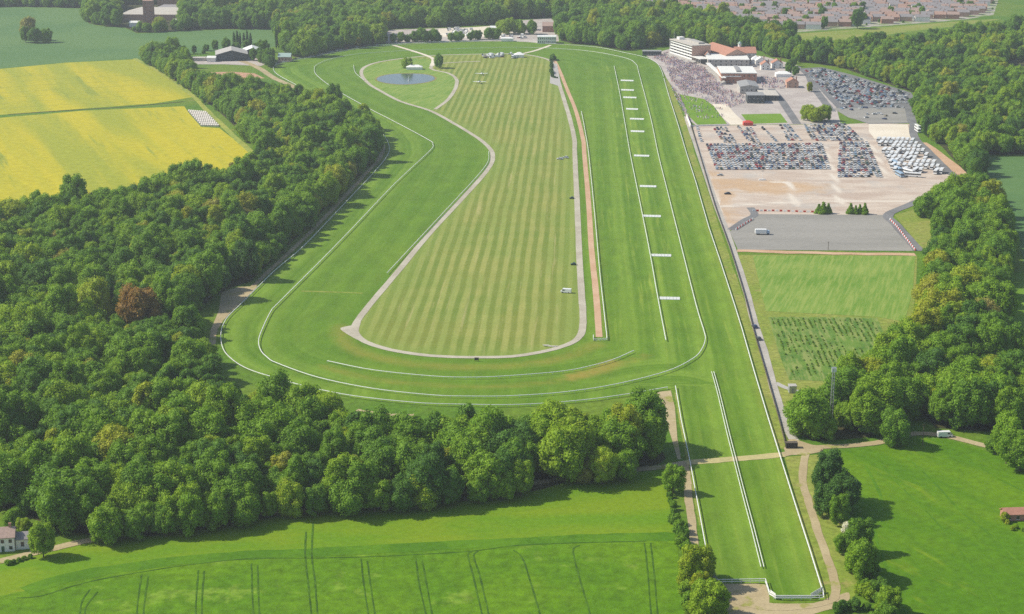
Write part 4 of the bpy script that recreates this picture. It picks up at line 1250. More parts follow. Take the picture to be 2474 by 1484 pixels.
def panel_fence(label, a, b, h):
    e = empty('fence_panel', a)
    d = b - a
    e.rotation_euler = (0, 0, math.atan2(d.y, d.x))
    L = d.length
    tag(e, label, 'fence panel', 'white board panels at the chute end')
    n = max(3, int(L / 1.1))
    bme = MB().box(0.04, L / n - 0.04, -0.04, 0.04, 0.25, h).mesh('board', MATS['white_weathered'])
    for i in range(n):
        o = link(bpy.data.objects.new('board', bme), e)
        o.location = (L / n * i, 0, 0)
    MB().box(0, L, 0.045, 0.12, 0.5, 0.62).box(0, L, 0.045, 0.12, h - 0.3, h - 0.18).build('cross_bar', MATS['white_paint'], e)


panel_fence('white board panel at the left corner of the chute end', P(1716, 1398) + Vector((.3, .3, 0)), P(1732, 1410), 2.1)
panel_fence('white board panel at the step between the two chute fences', P(1858, 1440) + Vector((.3, .3, 0)), P(1873, 1449), 2.1)
panel_fence('white board panel at the right corner of the chute end', P(1958, 1449) + Vector((0, .3, 0)), P(1986, 1431), 2.1)
panel_fence('long white board panel along the right chute end fence', P(1874, 1449) + Vector((0, .4, 0)), P(1957, 1449) + Vector((0, .4, 0)), 1.4)

# hurdles
bd = MB().add([(x, y, z) for x in (0.03, 0.97) for y, z in ((-0.75, 0.10), (-0.60, 0.04), (0.62, 1.15), (0.50, 1.28))], [(0, 3, 2, 1), (4, 5, 6, 7), (0, 4, 7, 3), (3, 7, 6, 2), (2, 6, 5, 1), (1, 5, 4, 0)]).mesh('panel', MATS['white_paint'])
for i, (y, x0, x1) in enumerate(HUR):
    a, b = P(x0, y + 2), P(x1, y + 3)
    L = (b - a).length
    e = empty('hurdle', a, math.atan2((b - a).y, (b - a).x))
    tag(e, f'white hurdle across the straight, {nth(len(HUR) - i)} from the near end', 'hurdle', 'white hurdles on the home straight')
    for k in range(6):
        o = link(bpy.data.objects.new('panel', bd), e)
        o.location = (L / 6 * k, 0, 0); o.scale = (L / 6, 1, 1)
    MB().box(0, L, -1.05, -0.80, 0.02, 0.30).build('take_off_board', MATS['white_weathered'], e)
    fm = MB()
    for k in range(7): fm.box(L / 6 * k - 0.05, L / 6 * k + 0.05, 0.58, 0.68, 0.0, 1.1)
    fm.build('frame', MATS['white_weathered'], e)

# dark fence along the service road
fl = W([(1662, 285), (1676, 330), (1694, 390), (1727, 500), (1762, 598), (1798, 715), (1820, 800), (1843, 880), (1858, 932), (1880, 1010), (1899, 1085)], 3)
e = empty('road_fence', fl[0]); tag(e, 'dark fence between the straight and the service road', 'fence')
mb = MB(); sweep(mb, [p - fl[0] for p in fl], 0.0, 1.1, 0.18); mb.build('fence_boards', MATS['fence_dark'], e)
mb = MB()
for p in resample([p - fl[0] for p in fl], 6.0): mb.box(p.x - .12, p.x + .12, p.y - .12, p.y + .12, 0, 1.7)
mb.build('fence_posts', MATS['fence_dark'], e)["kind"] = "stuff"
wl = W([(1658, 283), (1668, 308)])
e = empty('white_wall', wl[0]); tag(e, 'white wall at the top of the service road', 'wall')
mb = MB(); sweep(mb, [p - wl[0] for p in wl], 0, 2.2, 0.7); mb.build('wall', MATS['white_render'], e)
wl = W([(1670, 306), (1760, 304)])
e = empty('low_wall', wl[0]); tag(e, 'low pale wall between lawn and gravel car park', 'wall')
mb = MB(); sweep(mb, [p - wl[0] for p in wl], 0, 1.2, 0.5); mb.build('wall', MATS['white_render'], e)

# ================================================================ BUILDINGS
def gable(mb, w, d, h, rh, over=0.4, along='x', mi=0):
    x, y = w / 2 + over, d / 2 + over
    t = 0.25
    if along == 'x':
        prof = [(-y, h), (0, h + rh), (y, h)]
        vs = [(sx * x, py, pz + dz) for dz in (0, t) for sx in (-1, 1) for py, pz in prof]
    else:
        prof = [(-x, h), (0, h + rh), (x, h)]
        vs = [(px, sy * y, pz + dz) for dz in (0, t) for sy in (-1, 1) for px, pz in prof]
    fs = [(0, 1, 4, 3), (1, 2, 5, 4), (6, 9, 10, 7), (7, 10, 11, 8), (0, 6, 7, 1), (1, 7, 8, 2), (3, 4, 10, 9), (4, 5, 11, 10), (0, 3, 9, 6), (2, 8, 11, 5)]
    mb.add(vs, fs, mi)


def hip(mb, w, d, h, rh, over=0.4):
    x, y = w / 2 + over, d / 2 + over
    r = max(0.0, abs(w - d) / 2)
    a, b = ((-r, 0, h + rh), (r, 0, h + rh)) if w >= d else ((0, -r, h + rh), (0, r, h + rh))
    vs = [(-x, -y, h), (x, -y, h), (x, y, h), (-x, y, h), a, b]
    if w >= d: fs = [(0, 1, 5, 4), (1, 2, 5), (2, 3, 4, 5), (3, 0, 4), (3, 2, 1, 0)]
    else: fs = [(0, 1, 4), (1, 2, 5, 4), (2, 3, 5), (3, 0, 4, 5), (3, 2, 1, 0)]
    mb.add(vs, fs)


def wall_box(w, d, h, gab=None, rh=0):
    mb = MB().box(-w / 2, w / 2, -d / 2, d / 2, -0.2, h)
    if gab == 'x':
        for s in (-1, 1):
            X = s * (w / 2 - 0.01)
            mb.add([(X, -d / 2, h), (X, d / 2, h), (X, 0, h + rh - 0.02)], [(0, 1, 2)])
    if gab == 'y':
        for s in (-1, 1):
            Y = s * (d / 2 - 0.01)
            mb.add([(-w / 2, Y, h), (w / 2, Y, h), (0, Y, h + rh - 0.02)], [(0, 1, 2)])
    return mb


WIN_ME = MB().box(-0.55, 0.55, -0.06, 0.03, -0.65, 0.65).mesh('window', MATS['dark_glass'])
SILL_ME = MB().box(-0.68, 0.68, -0.14, 0.0, -0.80, -0.67).mesh('sill', MATS['white_paint'])


def building(name, label, cat, loc, w, d, h, rz=-VIEW_AZ, roof='gable', rh=2.5, along='x', wm='brick', rm='slate', floors=0, bays=0, door=False, chim=0, group=None, sides=True, wsc=1.0):
    e = empty(name, loc, rz)
    tag(e, label, cat, group)
    gb = along if roof == 'gable' else None
    wall_box(w, d, h, gb, rh).build('wall', MATS[wm], e)
    mb = MB()
    if roof == 'gable': gable(mb, w, d, h, rh, 0.4, along)
    elif roof == 'hip': hip(mb, w, d, h, rh)
    else: mb.box(-w / 2 - .3, w / 2 + .3, -d / 2 - .3, d / 2 + .3, h, h + max(0.3, rh))
    ro = mb.build('roof', MATS[rm], e)
    for c in range(chim):
        o = MB().box(-0.45, 0.45, -0.35, 0.35, 0, rh + 1.2).build('chimney', MATS['brick'], ro)
        o.location = ((w * 0.36) * (1 if c == 0 else -1), 0, h + 0.3)
    if floors:
        fh = h / floors
        for f in range(floors):
            for k in range(bays):
                x = -w / 2 + w * (k + 0.5) / bays
                if door and f == 0 and k == bays // 2: continue
                o = link(bpy.data.objects.new('window', WIN_ME), e)
                o.location = (x, -d / 2, fh * (f + 0.55)); o.scale = (wsc, 1, min(1.3, fh / 2.6))
                if wsc <= 1.2:
                    s = link(bpy.data.objects.new('sill', SILL_ME), o)
            if sides:
                for k in range(max(1, bays // 2)):
                    o = link(bpy.data.objects.new('window', WIN_ME), e)
                    o.location = (-w / 2, -d / 2 + d * (k + 0.5) / max(1, bays // 2), fh * (f + 0.55))
                    o.rotation_euler = (0, 0, -math.pi / 2); o.scale = (wsc, 1, min(1.3, fh / 2.6))
    if door:
        o = MB().box(-0.5, 0.5, -0.08, 0.03, 0, 2.1).build('door', MATS['door_green'], e)
        o.location = (-w / 2 + w * (bays // 2 + 0.5) / bays if bays else 0, -d / 2, 0)
    return e


# ---- main grandstand
A, B = P(1619, 133), P(1672, 150)
ax = (B - A); Lg = ax.length; ax.normalize()
GS = empty('grandstand', A, math.atan2(ax.y, ax.x))        # local +x runs along the front towards the camera, -y faces the course
tag(GS, 'white five-storey grandstand with long open balconies', 'grandstand')
HG, DG = 16.5, 20.0
MB().box(0.3, Lg - 0.3, 3.0, DG, 0, HG - 0.4).build('core', MATS['dark_glass'], GS)
for k in range(5):
    z = 2.2 + k * 2.9
    dpt = 2.6 - 0.5 * k
    sl = MB().box(0, Lg, -0.8 + 0.5 * k * 0.6, 3.4, z, z + 0.3).build('balcony_floor', MATS['concrete'], GS)
    MB().box(0, Lg, -1.0 + 0.3 * k, -0.81 + 0.3 * k, z, z + 1.65).build('parapet', MATS['white_paint'], sl)
MB().box(-0.6, Lg + 0.6, -1.4, DG + 0.6, HG, HG + 0.7).build('roof', MATS['pale_roof'], GS)
MB().box(-0.5, -0.01, -0.8, DG, 0, HG - 0.05).build('end_wall', MATS['white_render'], GS)
MB().box(Lg + 0.01, Lg + 0.5, -0.8, DG, 0, HG - 0.05).build('end_wall', MATS['pink_brick'], GS)
MB().box(0.0, Lg, DG + 0.02, DG + 0.4, 0, HG - 0.05).build('back_wall', MATS['concrete'], GS)
for k in range(9):
    MB().box(-0.2, 0.2, -0.55, -0.15, 0, HG).build('column', MATS['white_paint'], GS).location = (Lg * k / 8 * 0.98 + 0.3, 0.9, 0)
MB().box(2, 9, 6, 12, HG + 0.7, HG + 3.2).build('plant_room', MATS['white_render'], GS)
MB().box(20, 50, 10, 17, HG + 0.7, HG + 2.4).build('plant_room', MATS['concrete'], GS)
st = MB()
for k in range(7): st.box(0, Lg + 14, -9.5 + k * 1.2, -1.2, 0.35 * k, 0.35 * (k + 1) - 0.01)
st.build('terrace_steps', MATS['concrete'], GS)
mt = MB().cyl(2, 3, HG + 0.7, HG + 9, 0.12, 0.06).build('flagpole', MATS['white_paint'], GS)
# lower wing canopy running on from the main stand
LW = empty('terrace_stand', B + ax * 1.5, math.atan2(ax.y, ax.x))
tag(LW, 'low stand with a white-edged canopy continuing from the grandstand', 'stand')
MB().box(0, 22, -2, 9, 5.6, 6.2).build('canopy', MATS['roof_white'], LW)
MB().box(0, 22, 4, 9, 0, 5.59).build('wall', MATS['dark_shed'], LW)
for k in range(5): MB().box(-.15, .15, -.15, .15, 0, 5.58).build('column', MATS['white_paint'], LW).location = (0.6 + k * 5.2, -1.5, 0)
rb = P(1737, 172)
LW2 = empty('terrace_stand', P(1706, 168), math.atan2((P(1755, 214) - P(1706, 168)).y, (P(1755, 214) - P(1706, 168)).x))
L2 = (P(1755, 214) - P(1706, 168)).length
tag(LW2, 'long stepped stand with thin white canopy in front of the brick block', 'stand')
MB().box(0, L2 * 0.82, -1.0, 3.2, 6.2, 6.7).build('canopy', MATS['roof_white'], LW2)
stp = MB()
for k in range(6): stp.box(0, L2 * 0.82, -4 + k * 1.1, 3.0, 0.5 * k, 0.5 * k + 0.49)
stp.build('terrace_steps', MATS['concrete'], LW2)
for k in range(9): MB().box(-.12, .12, -.12, .12, 0, 6.18).build('column', MATS['white_paint'], LW2).location = (0.5 + k * L2 * 0.1, -0.6, 0)


def on_axis(x, y, w, d):
    """centre of a block whose front-left base corner stands at pixel (x, y), aligned with the straight"""
    a = P(x, y)
    sx = Vector((math.cos(VIEW_AZ), -math.sin(VIEW_AZ), 0))
    return a + sx * (w / 2) + DIRS * (d / 2)


building('tiled_hall', 'long hall with red tiled roof behind the grandstand', 'building', on_axis(1718, 150, 30, 45), 24, 62, 8.5, roof='gable', rh=5.5, along='y', wm='pink_brick', rm='red_tile', floors=2, bays=6, rz=R(17))
building('tiled_hall', 'red tiled cross wing with cupola right of the hall', 'building', on_axis(1776, 150, 20, 18), 22, 26, 9.5, roof='gable', rh=5.0, along='x', wm='concrete', rm='red_tile', floors=2, bays=5)
cu = empty('cupola', on_axis(1786, 148, 4, 4) + Vector((-2, 2, 14.0)))
tag(cu, 'white cupola with a domed cap on the red tiled roof', 'cupola')
MB().cyl(0, 0, 0, 3.6, 1.9, 1.8, 8).build('drum', MATS['white_render'], cu)
MB().cyl(0, 0, 3.6, 4.0, 2.4, 2.4, 8).cyl(0, 0, 4.0, 5.2, 2.0, 1.2, 8).cyl(0, 0, 5.2, 5.9, 1.2, 0.2, 8).build('dome', MATS['green_sheet'], cu)
for i, (x, y) in enumerate(((1690, 143), (1700, 146), (1708, 150))):
    building('gabled_bay', f'white gabled bay, {nth(i + 1)} from left beside the grandstand end', 'building', P(x, y), 5.5, 8, 7.5, roof='gable', rh=3.2, along='y', wm='white_render', rm='red_tile', floors=2, bays=2, group='white gabled bays')
building('white_roof_block', 'flat white-roofed block between the red hall and the brick block', 'building', on_axis(1716, 160, 36, 34), 42, 44, 7.0, roof='flat', rh=0.6, wm='concrete', rm='roof_white', floors=2, bays=8)
wb = building('white_roof_block', 'large brick block with a broad white roof facing the lawn', 'building', on_axis(1741, 202, 34, 46), 34, 46, 9.5, roof='flat', rh=0.7, wm='brick', rm='roof_white', floors=2, bays=7)
MB().box(-2, 2, -18, 18, 10.21, 11.6).build('roof_light', MATS['grey_roof'], wb)
MB().box(-15, 2, -24.2, -23.05, 6.6, 7.2).build('window_canopy', MATS['white_paint'], wb)
building('grey_stand_roof', 'grey-roofed low stand just below the brick block', 'building', on_axis(1786, 226, 17, 26), 17, 34, 6.5, roof='gable', rh=1.6, along='y', wm='concrete', rm='grey_roof', floors=1, bays=4)
dk = building('dark_stand', 'dark open-fronted weighing building facing the paddock', 'building', on_axis(1806, 250, 14, 16), 15, 18, 7.0, roof='flat', rh=0.5, wm='dark_shed', rm='grey_roof', floors=2, bays=4)
building('beige_pavilion', 'beige flat-roofed pavilion by the paddock', 'building', on_axis(1838, 243, 15, 26), 16, 30, 4.5, roof='flat', rh=0.5, wm='dark_shed', rm='pale_roof', floors=1, bays=5)
building('low_dark_stand', 'low dark stand left of the grandstand under the trees', 'stand', on_axis(1552, 135, 20, 8), 20, 9, 4.5, roof='flat', rh=0.5, wm='dark_shed', rm='grey_roof', floors=1, bays=8)
for i, (x, y, w, d, rm, wm, lb) in enumerate(((1838, 170, 9, 12, 'red_tile', 'white_render', 'cream lodge with red roof right of the white block'), (1864, 166, 11, 12, 'red_tile', 'white_render', 'second red-roofed lodge under the trees'),
                                          (1825, 160, 10, 10, 'roof_white', 'white_render', 'white gabled lodge next to the red tiled wing'), (1900, 213, 11, 13, 'red_tile', 'pink_brick', 'orange-roofed lodge between paddock and upper car park'))):
    building('lodge', lb, 'building', on_axis(x, y, w, d), w, d, 5.0, roof='gable', rh=3.6, along='y', wm=wm, rm=rm, floors=2, bays=2, chim=1)
building('timing_building', 'long white two-storey building beside the far bend', 'building', on_axis(1299, 106, 20, 12), 21, 14, 7.5, roof='flat', rh=0.5, wm='white_render', rm='white_weathered', floors=2, bays=9)
building('yard_shed', 'brown pitched shed behind the white far-bend building', 'building', on_axis(1312, 78, 18, 14), 20, 16, 7, roof='gable', rh=4, along='x', wm='brick', rm='brown_tile')
building('yard_shed', 'grey flat shed at the far yard, nearest the tree line', 'building', on_axis(1232, 74, 30, 12), 32, 14, 5, roof='flat', rh=0.5, wm='concrete', rm='pale_roof')
building('stable_block', 'long grey stable roof in the far yard', 'building', on_axis(1190, 76, 20, 10), 26, 12, 4, roof='gable', rh=1.8, wm='concrete', rm='white_weathered')
# farm
building('barn', 'dark barn with a pale grey roof at the far field corner', 'barn', on_axis(515, 147, 33, 30), 33, 34, 6.5, roof='gable', rh=4.5, along='y', wm='dark_shed', rm='concrete', rz=R(10))
building('barn', 'smaller barn with a whitish roof right of the dark barn', 'barn', on_axis(582, 138, 20, 24), 19, 26, 6.0, roof='gable', rh=3.5, along='y', wm='dark_shed', rm='white_weathered', rz=R(10))
building('farm_shed', 'low pale shed at the left end of the farm yard', 'shed', on_axis(440, 148, 24, 8), 24, 9, 3.2, roof='flat', rh=0.4, wm='concrete', rm='pale_roof')
building('white_shed', 'small white shed in front of the dark barn', 'shed', on_axis(500, 150, 9, 8), 9, 9, 4.0, roof='gable', rh=1.6, wm='white_render', rm='roof_white')
building('white_shed', 'small white hut between the barns and the green-roofed house', 'shed', on_axis(624, 144, 6, 6), 6, 6, 3.5, roof='gable', rh=2.0, along='y', wm='white_render', rm='roof_white')
building('green_roof_house', 'house with a pale green roof behind the parked cars', 'house', on_axis(672, 150, 13, 9), 13, 10, 5.0, roof='gable', rh=3.6, wm='pink_brick', rm='green_sheet', floors=1, bays=4)
# hospital-like block with a brick tower
building('works_building', 'broad low works building with grey roof at the top left', 'building', on_axis(300, 48, 80, 40), 90, 46, 7, roof='hip', rh=7, wm='pink_brick', rm='pale_roof')
building('works_building', 'long dark shed behind the brick tower', 'building', on_axis(385, 34, 70, 30), 74, 40, 8, roof='flat', rh=0.6, wm='brick', rm='slate')
building('works_building', 'second long grey roof behind the tower, top left', 'building', on_axis(400, 14, 70, 30), 90, 40, 9, roof='flat', rh=0.6, wm='brick', rm='grey_roof')
building('brick_tower', 'tall red brick tower among the trees at the top left', 'tower', on_axis(347, 56, 12, 9), 12, 9, 27, roof='flat', rh=0.8, wm='brick', rm='pink_brick', floors=5, bays=2)
building('white_lodge', 'small white building left of the brick tower', 'building', on_axis(312, 66, 12, 10), 12, 8, 5, roof='gable', rh=2, wm='white_render', rm='roof_white')
building('white_lodge', 'small white building right of the brick tower', 'building', on_axis(418, 60, 16, 10), 16, 8, 4.5, roof='gable', rh=2, wm='white_render', rm='roof_white')
# cottage (left edge) and bungalow (right edge)
ct = P(14, 1336)
building('white_cottage', 'white cottage with grey-brown roof at the left edge', 'house', ct + Vector((-3, 4, 0)), 10.5, 7, 5.0, rz=R(10), roof='gable', rh=2.6, along='x', wm='white_render', rm='brown_tile', floors=2, bays=4, door=True, chim=1, sides=False)
building('cottage_wing', 'grey-roofed wing at the right end of the white cottage', 'house', ct + Vector((4.6, 5.4, 0)), 4.5, 5, 3.6, rz=R(10), roof='gable', rh=1.8, along='x', wm='white_render', rm='slate', floors=1, bays=1, sides=False)
building('stable_range', 'long red-tiled outbuilding at the right edge in the field', 'building', P(2470, 1256) + Vector((4, 2, 0)), 22, 5, 2.3, rz=R(4), roof='gable', rh=1.7, along='x', wm='brick', rm='red_tile', floors=1, bays=7, door=True, sides=False)
hedge([(2425, 1262), (2445, 1275), (2470, 1290)], 2.2, [9, 9, 8], 'left of the garden bushes by the red outbuilding', 'garden bushes by the red outbuilding', (0.5, 0.8), (0.4, 0.85), 1.6)


# ---- housing estate
def house_meshes(w, d, h, rh, wm, rm):
    mb = MB(); gable(mb, w, d, h, rh, 0.35, 'x')
    return (wall_box(w, d, h, 'x', rh).mesh('wall', MATS[wm]), mb.mesh('roof', MATS[rm]), MB().box(-.5, .5, -.4, .4, 0, rh + 1.3).mesh('chimney', MATS['brick']),
            h, w)


HM = [house_meshes(15, 8, 5.4, 3.4, 'pink_brick', 'slate'), house_meshes(15, 8, 5.4, 3.4, 'brick', 'brown_tile'), house_meshes(18, 8, 5.4, 3.2, 'white_render', 'slate'), house_meshes(14, 9, 5.2, 3.6, 'brick', 'estate_tile'), house_meshes(9, 8, 5.2, 3.4, 'white_render', 'brown_tile')]
HN = ['pink brick house with slate roof', 'brick house with brown roof', 'white house with slate roof', 'brick house with red roof', 'small white house with brown roof']
est = [(1478, -45), (1484, 2), (1535, 22), (1700, 48), (1800, 63), (1895, 76), (2100, 62), (2330, 44), (2395, 32), (2420, -45)]
est_w = [(p.x, p.y) for p in W(est)]
rge = random.Random(21)
hrows = []
yy = P(1800, 70).y
row = 0
while yy < P(1800, -40).y:
    xx = P(1470, 0).x + rge.uniform(0, 10)
    lst = []
    while xx < P(2420, 0).x * 1.3:
        k = rge.choice([0, 0, 0, 0, 1, 1, 1, 2, 2, 3, 4])
        wd = HM[k][4]
        x, y = xx + wd / 2, yy + rge.uniform(-2, 2)
        if pip(np.array([x]), np.array([y]), est_w)[0]:
            px, py, s = proj((x, y, 0))
            if 1450 < px < 2473 and py > -28: lst.append((x, y, k))
        xx += wd + rge.choice([1.5, 2.0, 3.5, 3.5, 14.0])
    hrows.append(lst)
    yy += rge.choice((21.0, 28.0, 25.0)); row += 1
n_house, far_h = 0, MB()
for r, lst in enumerate([l for l in hrows if l]):
    for i, (x, y, k) in enumerate(lst):
        n_house += 1
        if n_house > 290:
            mi = {0: (0, 1), 1: (2, 3), 2: (4, 1), 3: (2, 5), 4: (4, 3)}[k]
            w_, d_, h_, rh_ = ((15, 8, 5.4, 3.4), (15, 8, 5.4, 3.4), (18, 8, 5.4, 3.2), (14, 9, 5.2, 3.6), (9, 8, 5.2, 3.4))[k]
            t1 = wall_box(w_, d_, h_, 'x', rh_)
            t2 = MB(); gable(t2, w_, d_, h_, rh_, 0.35, 'x')
            for t_, m_ in ((t1, mi[0]), (t2, mi[1])):
                far_h.add([(x + vx, y + vy, vz) for vx, vy, vz in t_.v], t_.f, m_)
            continue
        e = empty('estate_house', (x, y, 0), rge.choice((0, 0, 0, math.pi / 2 if HM[k][4] < 10 else 0)) + R(-6) + rge.uniform(-.05, .05))
        rw = 'nearest street' if r == 0 else nth(r + 1) + ' street back'
        tag(e, f'{HN[k]}, {nth(i + 1)} from left, {rw}, far estate', 'house', 'houses of the far estate')
        for nm, me in zip(('wall', 'roof'), HM[k][:2]):
            o = link(bpy.data.objects.new(nm, me), e)
        c = link(bpy.data.objects.new('chimney', HM[k][2]), o)
        c.location = (HM[k][4] * 0.3, 0, HM[k][3])
if far_h.v:
    tag(far_h.build('far_houses', [MATS[m] for m in ('pink_brick', 'slate', 'brick', 'brown_tile', 'white_render', 'estate_tile')]), 'mass of small roofs at the back of the far estate', 'houses', None, 'stuff')
EST_TREES = []
for i in range(520):
    x, y = rge.uniform(min(p[0] for p in est_w), max(p[0] for p in est_w)), rge.uniform(min(p[1] for p in est_w), P(1800, -35).y)
    if not pip(np.array([x]), np.array([y]), est_w)[0]: continue
    EST_TREES.append(['est', x, y, rge.choice([8, 8, 4, 9, 0]), rge.uniform(0.6, 0.95), rge.uniform(0.2, 0.55), 0, 0, 0])
gn_wood('garden_trees', 'scattered garden trees and bushes between the far estate houses', EST_TREES)
PLOT = []
pw = [(p.x, p.y) for p in W([(1862, 770), (2110, 772), (2134, 820), (2085, 874), (2010, 914), (1910, 912), (1886, 850)])]
rx = min(p[0] for p in pw)
while rx < max(p[0] for p in pw):
    ry = min(p[1] for p in pw)
    while ry < max(p[1] for p in pw):
        x, y = rx + rge.uniform(-.25, .25) + 0.04 * (ry - pw[0][1]), ry + rge.uniform(-.6, .6)
        if pip(np.array([x]), np.array([y]), pw)[0] and mnoise.noise(Vector((x * .07, y * .05, 1.3))) + rge.uniform(-.35, .45) > 0:
            PLOT.append(['plot', x, y, 9, rge.uniform(0.16, 0.36), rge.uniform(0.45, 0.66), 0, 0, 0])
        ry += 1.8
    rx += 2.6
gn_wood('plot_plants', 'rows of young plants on the rough plot beside the service road', PLOT)
put_tree('estate_tree', P(2070, 70), 1, 1.5, 0.25, 'large dark tree at the near edge of the housing estate', 'tree')

# ================================================================ VEHICLES
def car_mesh(name, paint, L=4.3, Wd=1.78, H=1.45, kind='car'):
    mb = MB()
    h = Wd / 2
    if kind == 'car':
        prof = [(-L / 2, 0.32), (-L / 2, 0.72), (-L / 2 + 0.18, 0.86), (-L * 0.30, 0.92), (L * 0.24, 0.92), (L / 2 - 0.1, 0.78), (L / 2, 0.62), (L / 2, 0.32)]
        cab = [(-L * 0.42, 0.90), (-L * 0.30, H), (L * 0.06, H), (L * 0.25, 0.90)]
    elif kind == 'van':
        prof = [(-L / 2, 0.35), (-L / 2, 1.10), (L * 0.36, 1.10), (L / 2, 0.95), (L / 2, 0.35)]
        cab = [(-L / 2 + 0.05, 1.08), (-L / 2 + 0.12, H), (L * 0.22, H), (L * 0.40, 1.08)]
    n = len(prof)
    vs = [(-h, y, z) for y, z in prof] + [(h, y, z) for y, z in prof]
    fs = [tuple(range(n)), tuple(range(2 * n - 1, n - 1, -1))] + [(i, n + i, n + (i + 1) % n, (i + 1) % n) for i in range(n)]
    mb.add(vs, fs, 0)
    hc = h * 0.86
    vs = [(-h * 0.97, cab[0][0], cab[0][1]), (-hc, cab[1][0], cab[1][1]), (-hc, cab[2][0], cab[2][1]), (-h * 0.97, cab[3][0], cab[3][1])]
    vs += [(-x, y, z) for x, y, z in vs]
    mb.add(vs, [(0, 1, 2, 3), (7, 6, 5, 4), (2, 6, 7, 3), (0, 4, 5, 1)], 1 if kind == 'car' else 1)
    mb.add([(x, y, z + 0.015) for x, y, z in (vs[1], vs[2], vs[6], vs[5])], [(0, 1, 2, 3)], 0)
    if kind == 'van':
        z0, z1 = 1.09, H
        for s in (-1, 1):
            mb.add([(s * h * 0.985, -L / 2 + .1, z0), (s * h * 0.985, L * 0.12, z0), (s * hc * 1.02, L * 0.12, z1), (s * hc * 1.02, -L / 2 + .16, z1)], [(0, 1, 2, 3)], 0)
        mb.add([(-h * .97, -L / 2 + .02, z0), (h * .97, -L / 2 + .02, z0), (hc, -L / 2 + .10, z1), (-hc, -L / 2 + .10, z1)], [(0, 1, 2, 3)], 0)
    for sy in (-L * 0.31, L * 0.31):
        for sx in (-1, 1):
            x0, x1 = sx * (h - 0.2), sx * (h + 0.02)
            k = 8
            vs = [(x, sy + 0.32 * math.cos(6.283 * i / k), 0.32 + 0.32 * math.sin(6.283 * i / k)) for x in (x0, x1) for i in range(k)]
            mb.add(vs, [(i, (i + 1) % k, k + (i + 1) % k, k + i) for i in range(k)] + [tuple(range(k, 2 * k))], 2)
    return mb, mb.mesh(name, [MATS['paint_' + paint.replace(' ', '_')], MATS['dark_glass'], MATS['tyre']])


CARS = {c: car_mesh('car_body', c) for c in PAINTS}
VANS = {c: car_mesh('van_body', c, 5.4, 2.0, 2.3, 'van') for c in ('white', 'silver', 'pale blue')}
COLW = ['silver'] * 10 + ['black'] * 2 + ['dark grey'] * 3 + ['dark blue'] * 3 + ['white'] * 8 + ['red'] * 3 + ['pale blue'] * 3 + ['maroon'] + ['dark green'] + ['gold']
rgc = random.Random(33)


def in_quad(q, u, v):
    a, b, c, d = [P(*p) for p in q]
    return (a * (1 - u) + b * u) * (1 - v) + (d * (1 - u) + c * u) * v      # u left to right, v far to near


BLOCKS = [('main block', [(1703, 350), (1985, 348), (2006, 411), (1728, 412)], 6.7, 2.7, 0.96), ('right block', [(2026, 345), (2096, 345), (2132, 430), (2020, 430)], 6.7, 2.7, 0.95),
          ('fence corner', [(1676, 308), (1690, 308), (1702, 345), (1687, 345)], 7.0, 2.8, 0.8), ('second clump', [(1717, 309), (1755, 309), (1779, 346), (1745, 346)], 6.4, 2.8, 0.72), ('third clump', [(1778, 307), (1815, 307), (1837, 346), (1806, 346)], 6.4, 2.8, 0.72),
          ('thin line', [(1836, 309), (1845, 309), (1880, 343), (1868, 343)], 6.0, 2.8, 0.8), ('fifth clump', [(1880, 303), (1906, 303), (1937, 341), (1900, 341)], 6.4, 2.8, 0.8), ('upper right clump', [(1938, 302), (2042, 300), (2086, 341), (1960, 342)], 6.4, 2.75, 0.88)]
car_list = []
for bn, q, rs, cs, fill in BLOCKS:
    a, b, c, d = [P(*p) for p in q]
    depth = ((a - d).length + (b - c).length) / 2
    nr = max(2, int(depth / rs))
    for r in range(nr):
        v = 1 - (r + 0.5) / nr                                   # row 0 is the nearest
        l, rr_ = in_quad(q, 0, v), in_quad(q, 1, v)
        nc = max(1, int((rr_ - l).length / cs))
        gap = rgc.randrange(3, nc) if nc > 6 else -1
        for k in range(nc):
            if rgc.random() > fill: continue
            p = in_quad(q, (k + 0.5) / nc, v) + Vector((rgc.uniform(-.25, .25), rgc.uniform(-.5, .5), 0))
            car_list.append([bn, r, k, p, rgc.choice(COLW), rgc.choice((0, math.pi)) + rgc.uniform(-.05, .05)])
# upper car park: loose rows
up = [(1938, 168), (1985, 167), (2050, 187), (2193, 226), (2188, 252), (2032, 256), (2003, 232), (1962, 192)]
upw = [(p.x, p.y) for p in W(up)]
y = min(p[1] for p in upw)
while y < max(p[1] for p in upw):
    x = min(p[0] for p in upw)
    while x < max(p[0] for p in upw):
        if pip(np.array([x]), np.array([y]), upw)[0] and rgc.random() < 0.84:
            car_list.append(['upper', 0, 0, Vector((x + rgc.uniform(-.3, .3), y + rgc.uniform(-.8, .8), 0)), rgc.choice(COLW), rgc.choice((0, math.pi)) + rgc.uniform(-.15, .15)])
        x += 2.9
    y += 7.6
for k in range(26):
    p = in_quad([(2018, 258), (2185, 258), (2150, 290), (2060, 290)], rgc.random(), rgc.random() ** 2)
    car_list.append(['upper', 0, 0, p, rgc.choice(COLW), rgc.uniform(0, 6.28)])
near_c = [c for c in car_list if c[0] in ('main block', 'right block')]
near_c.sort(key=lambda c: c[3].y)
near_c = near_c[:250]
nid = set(id(c) for c in near_c)
cnt = {}
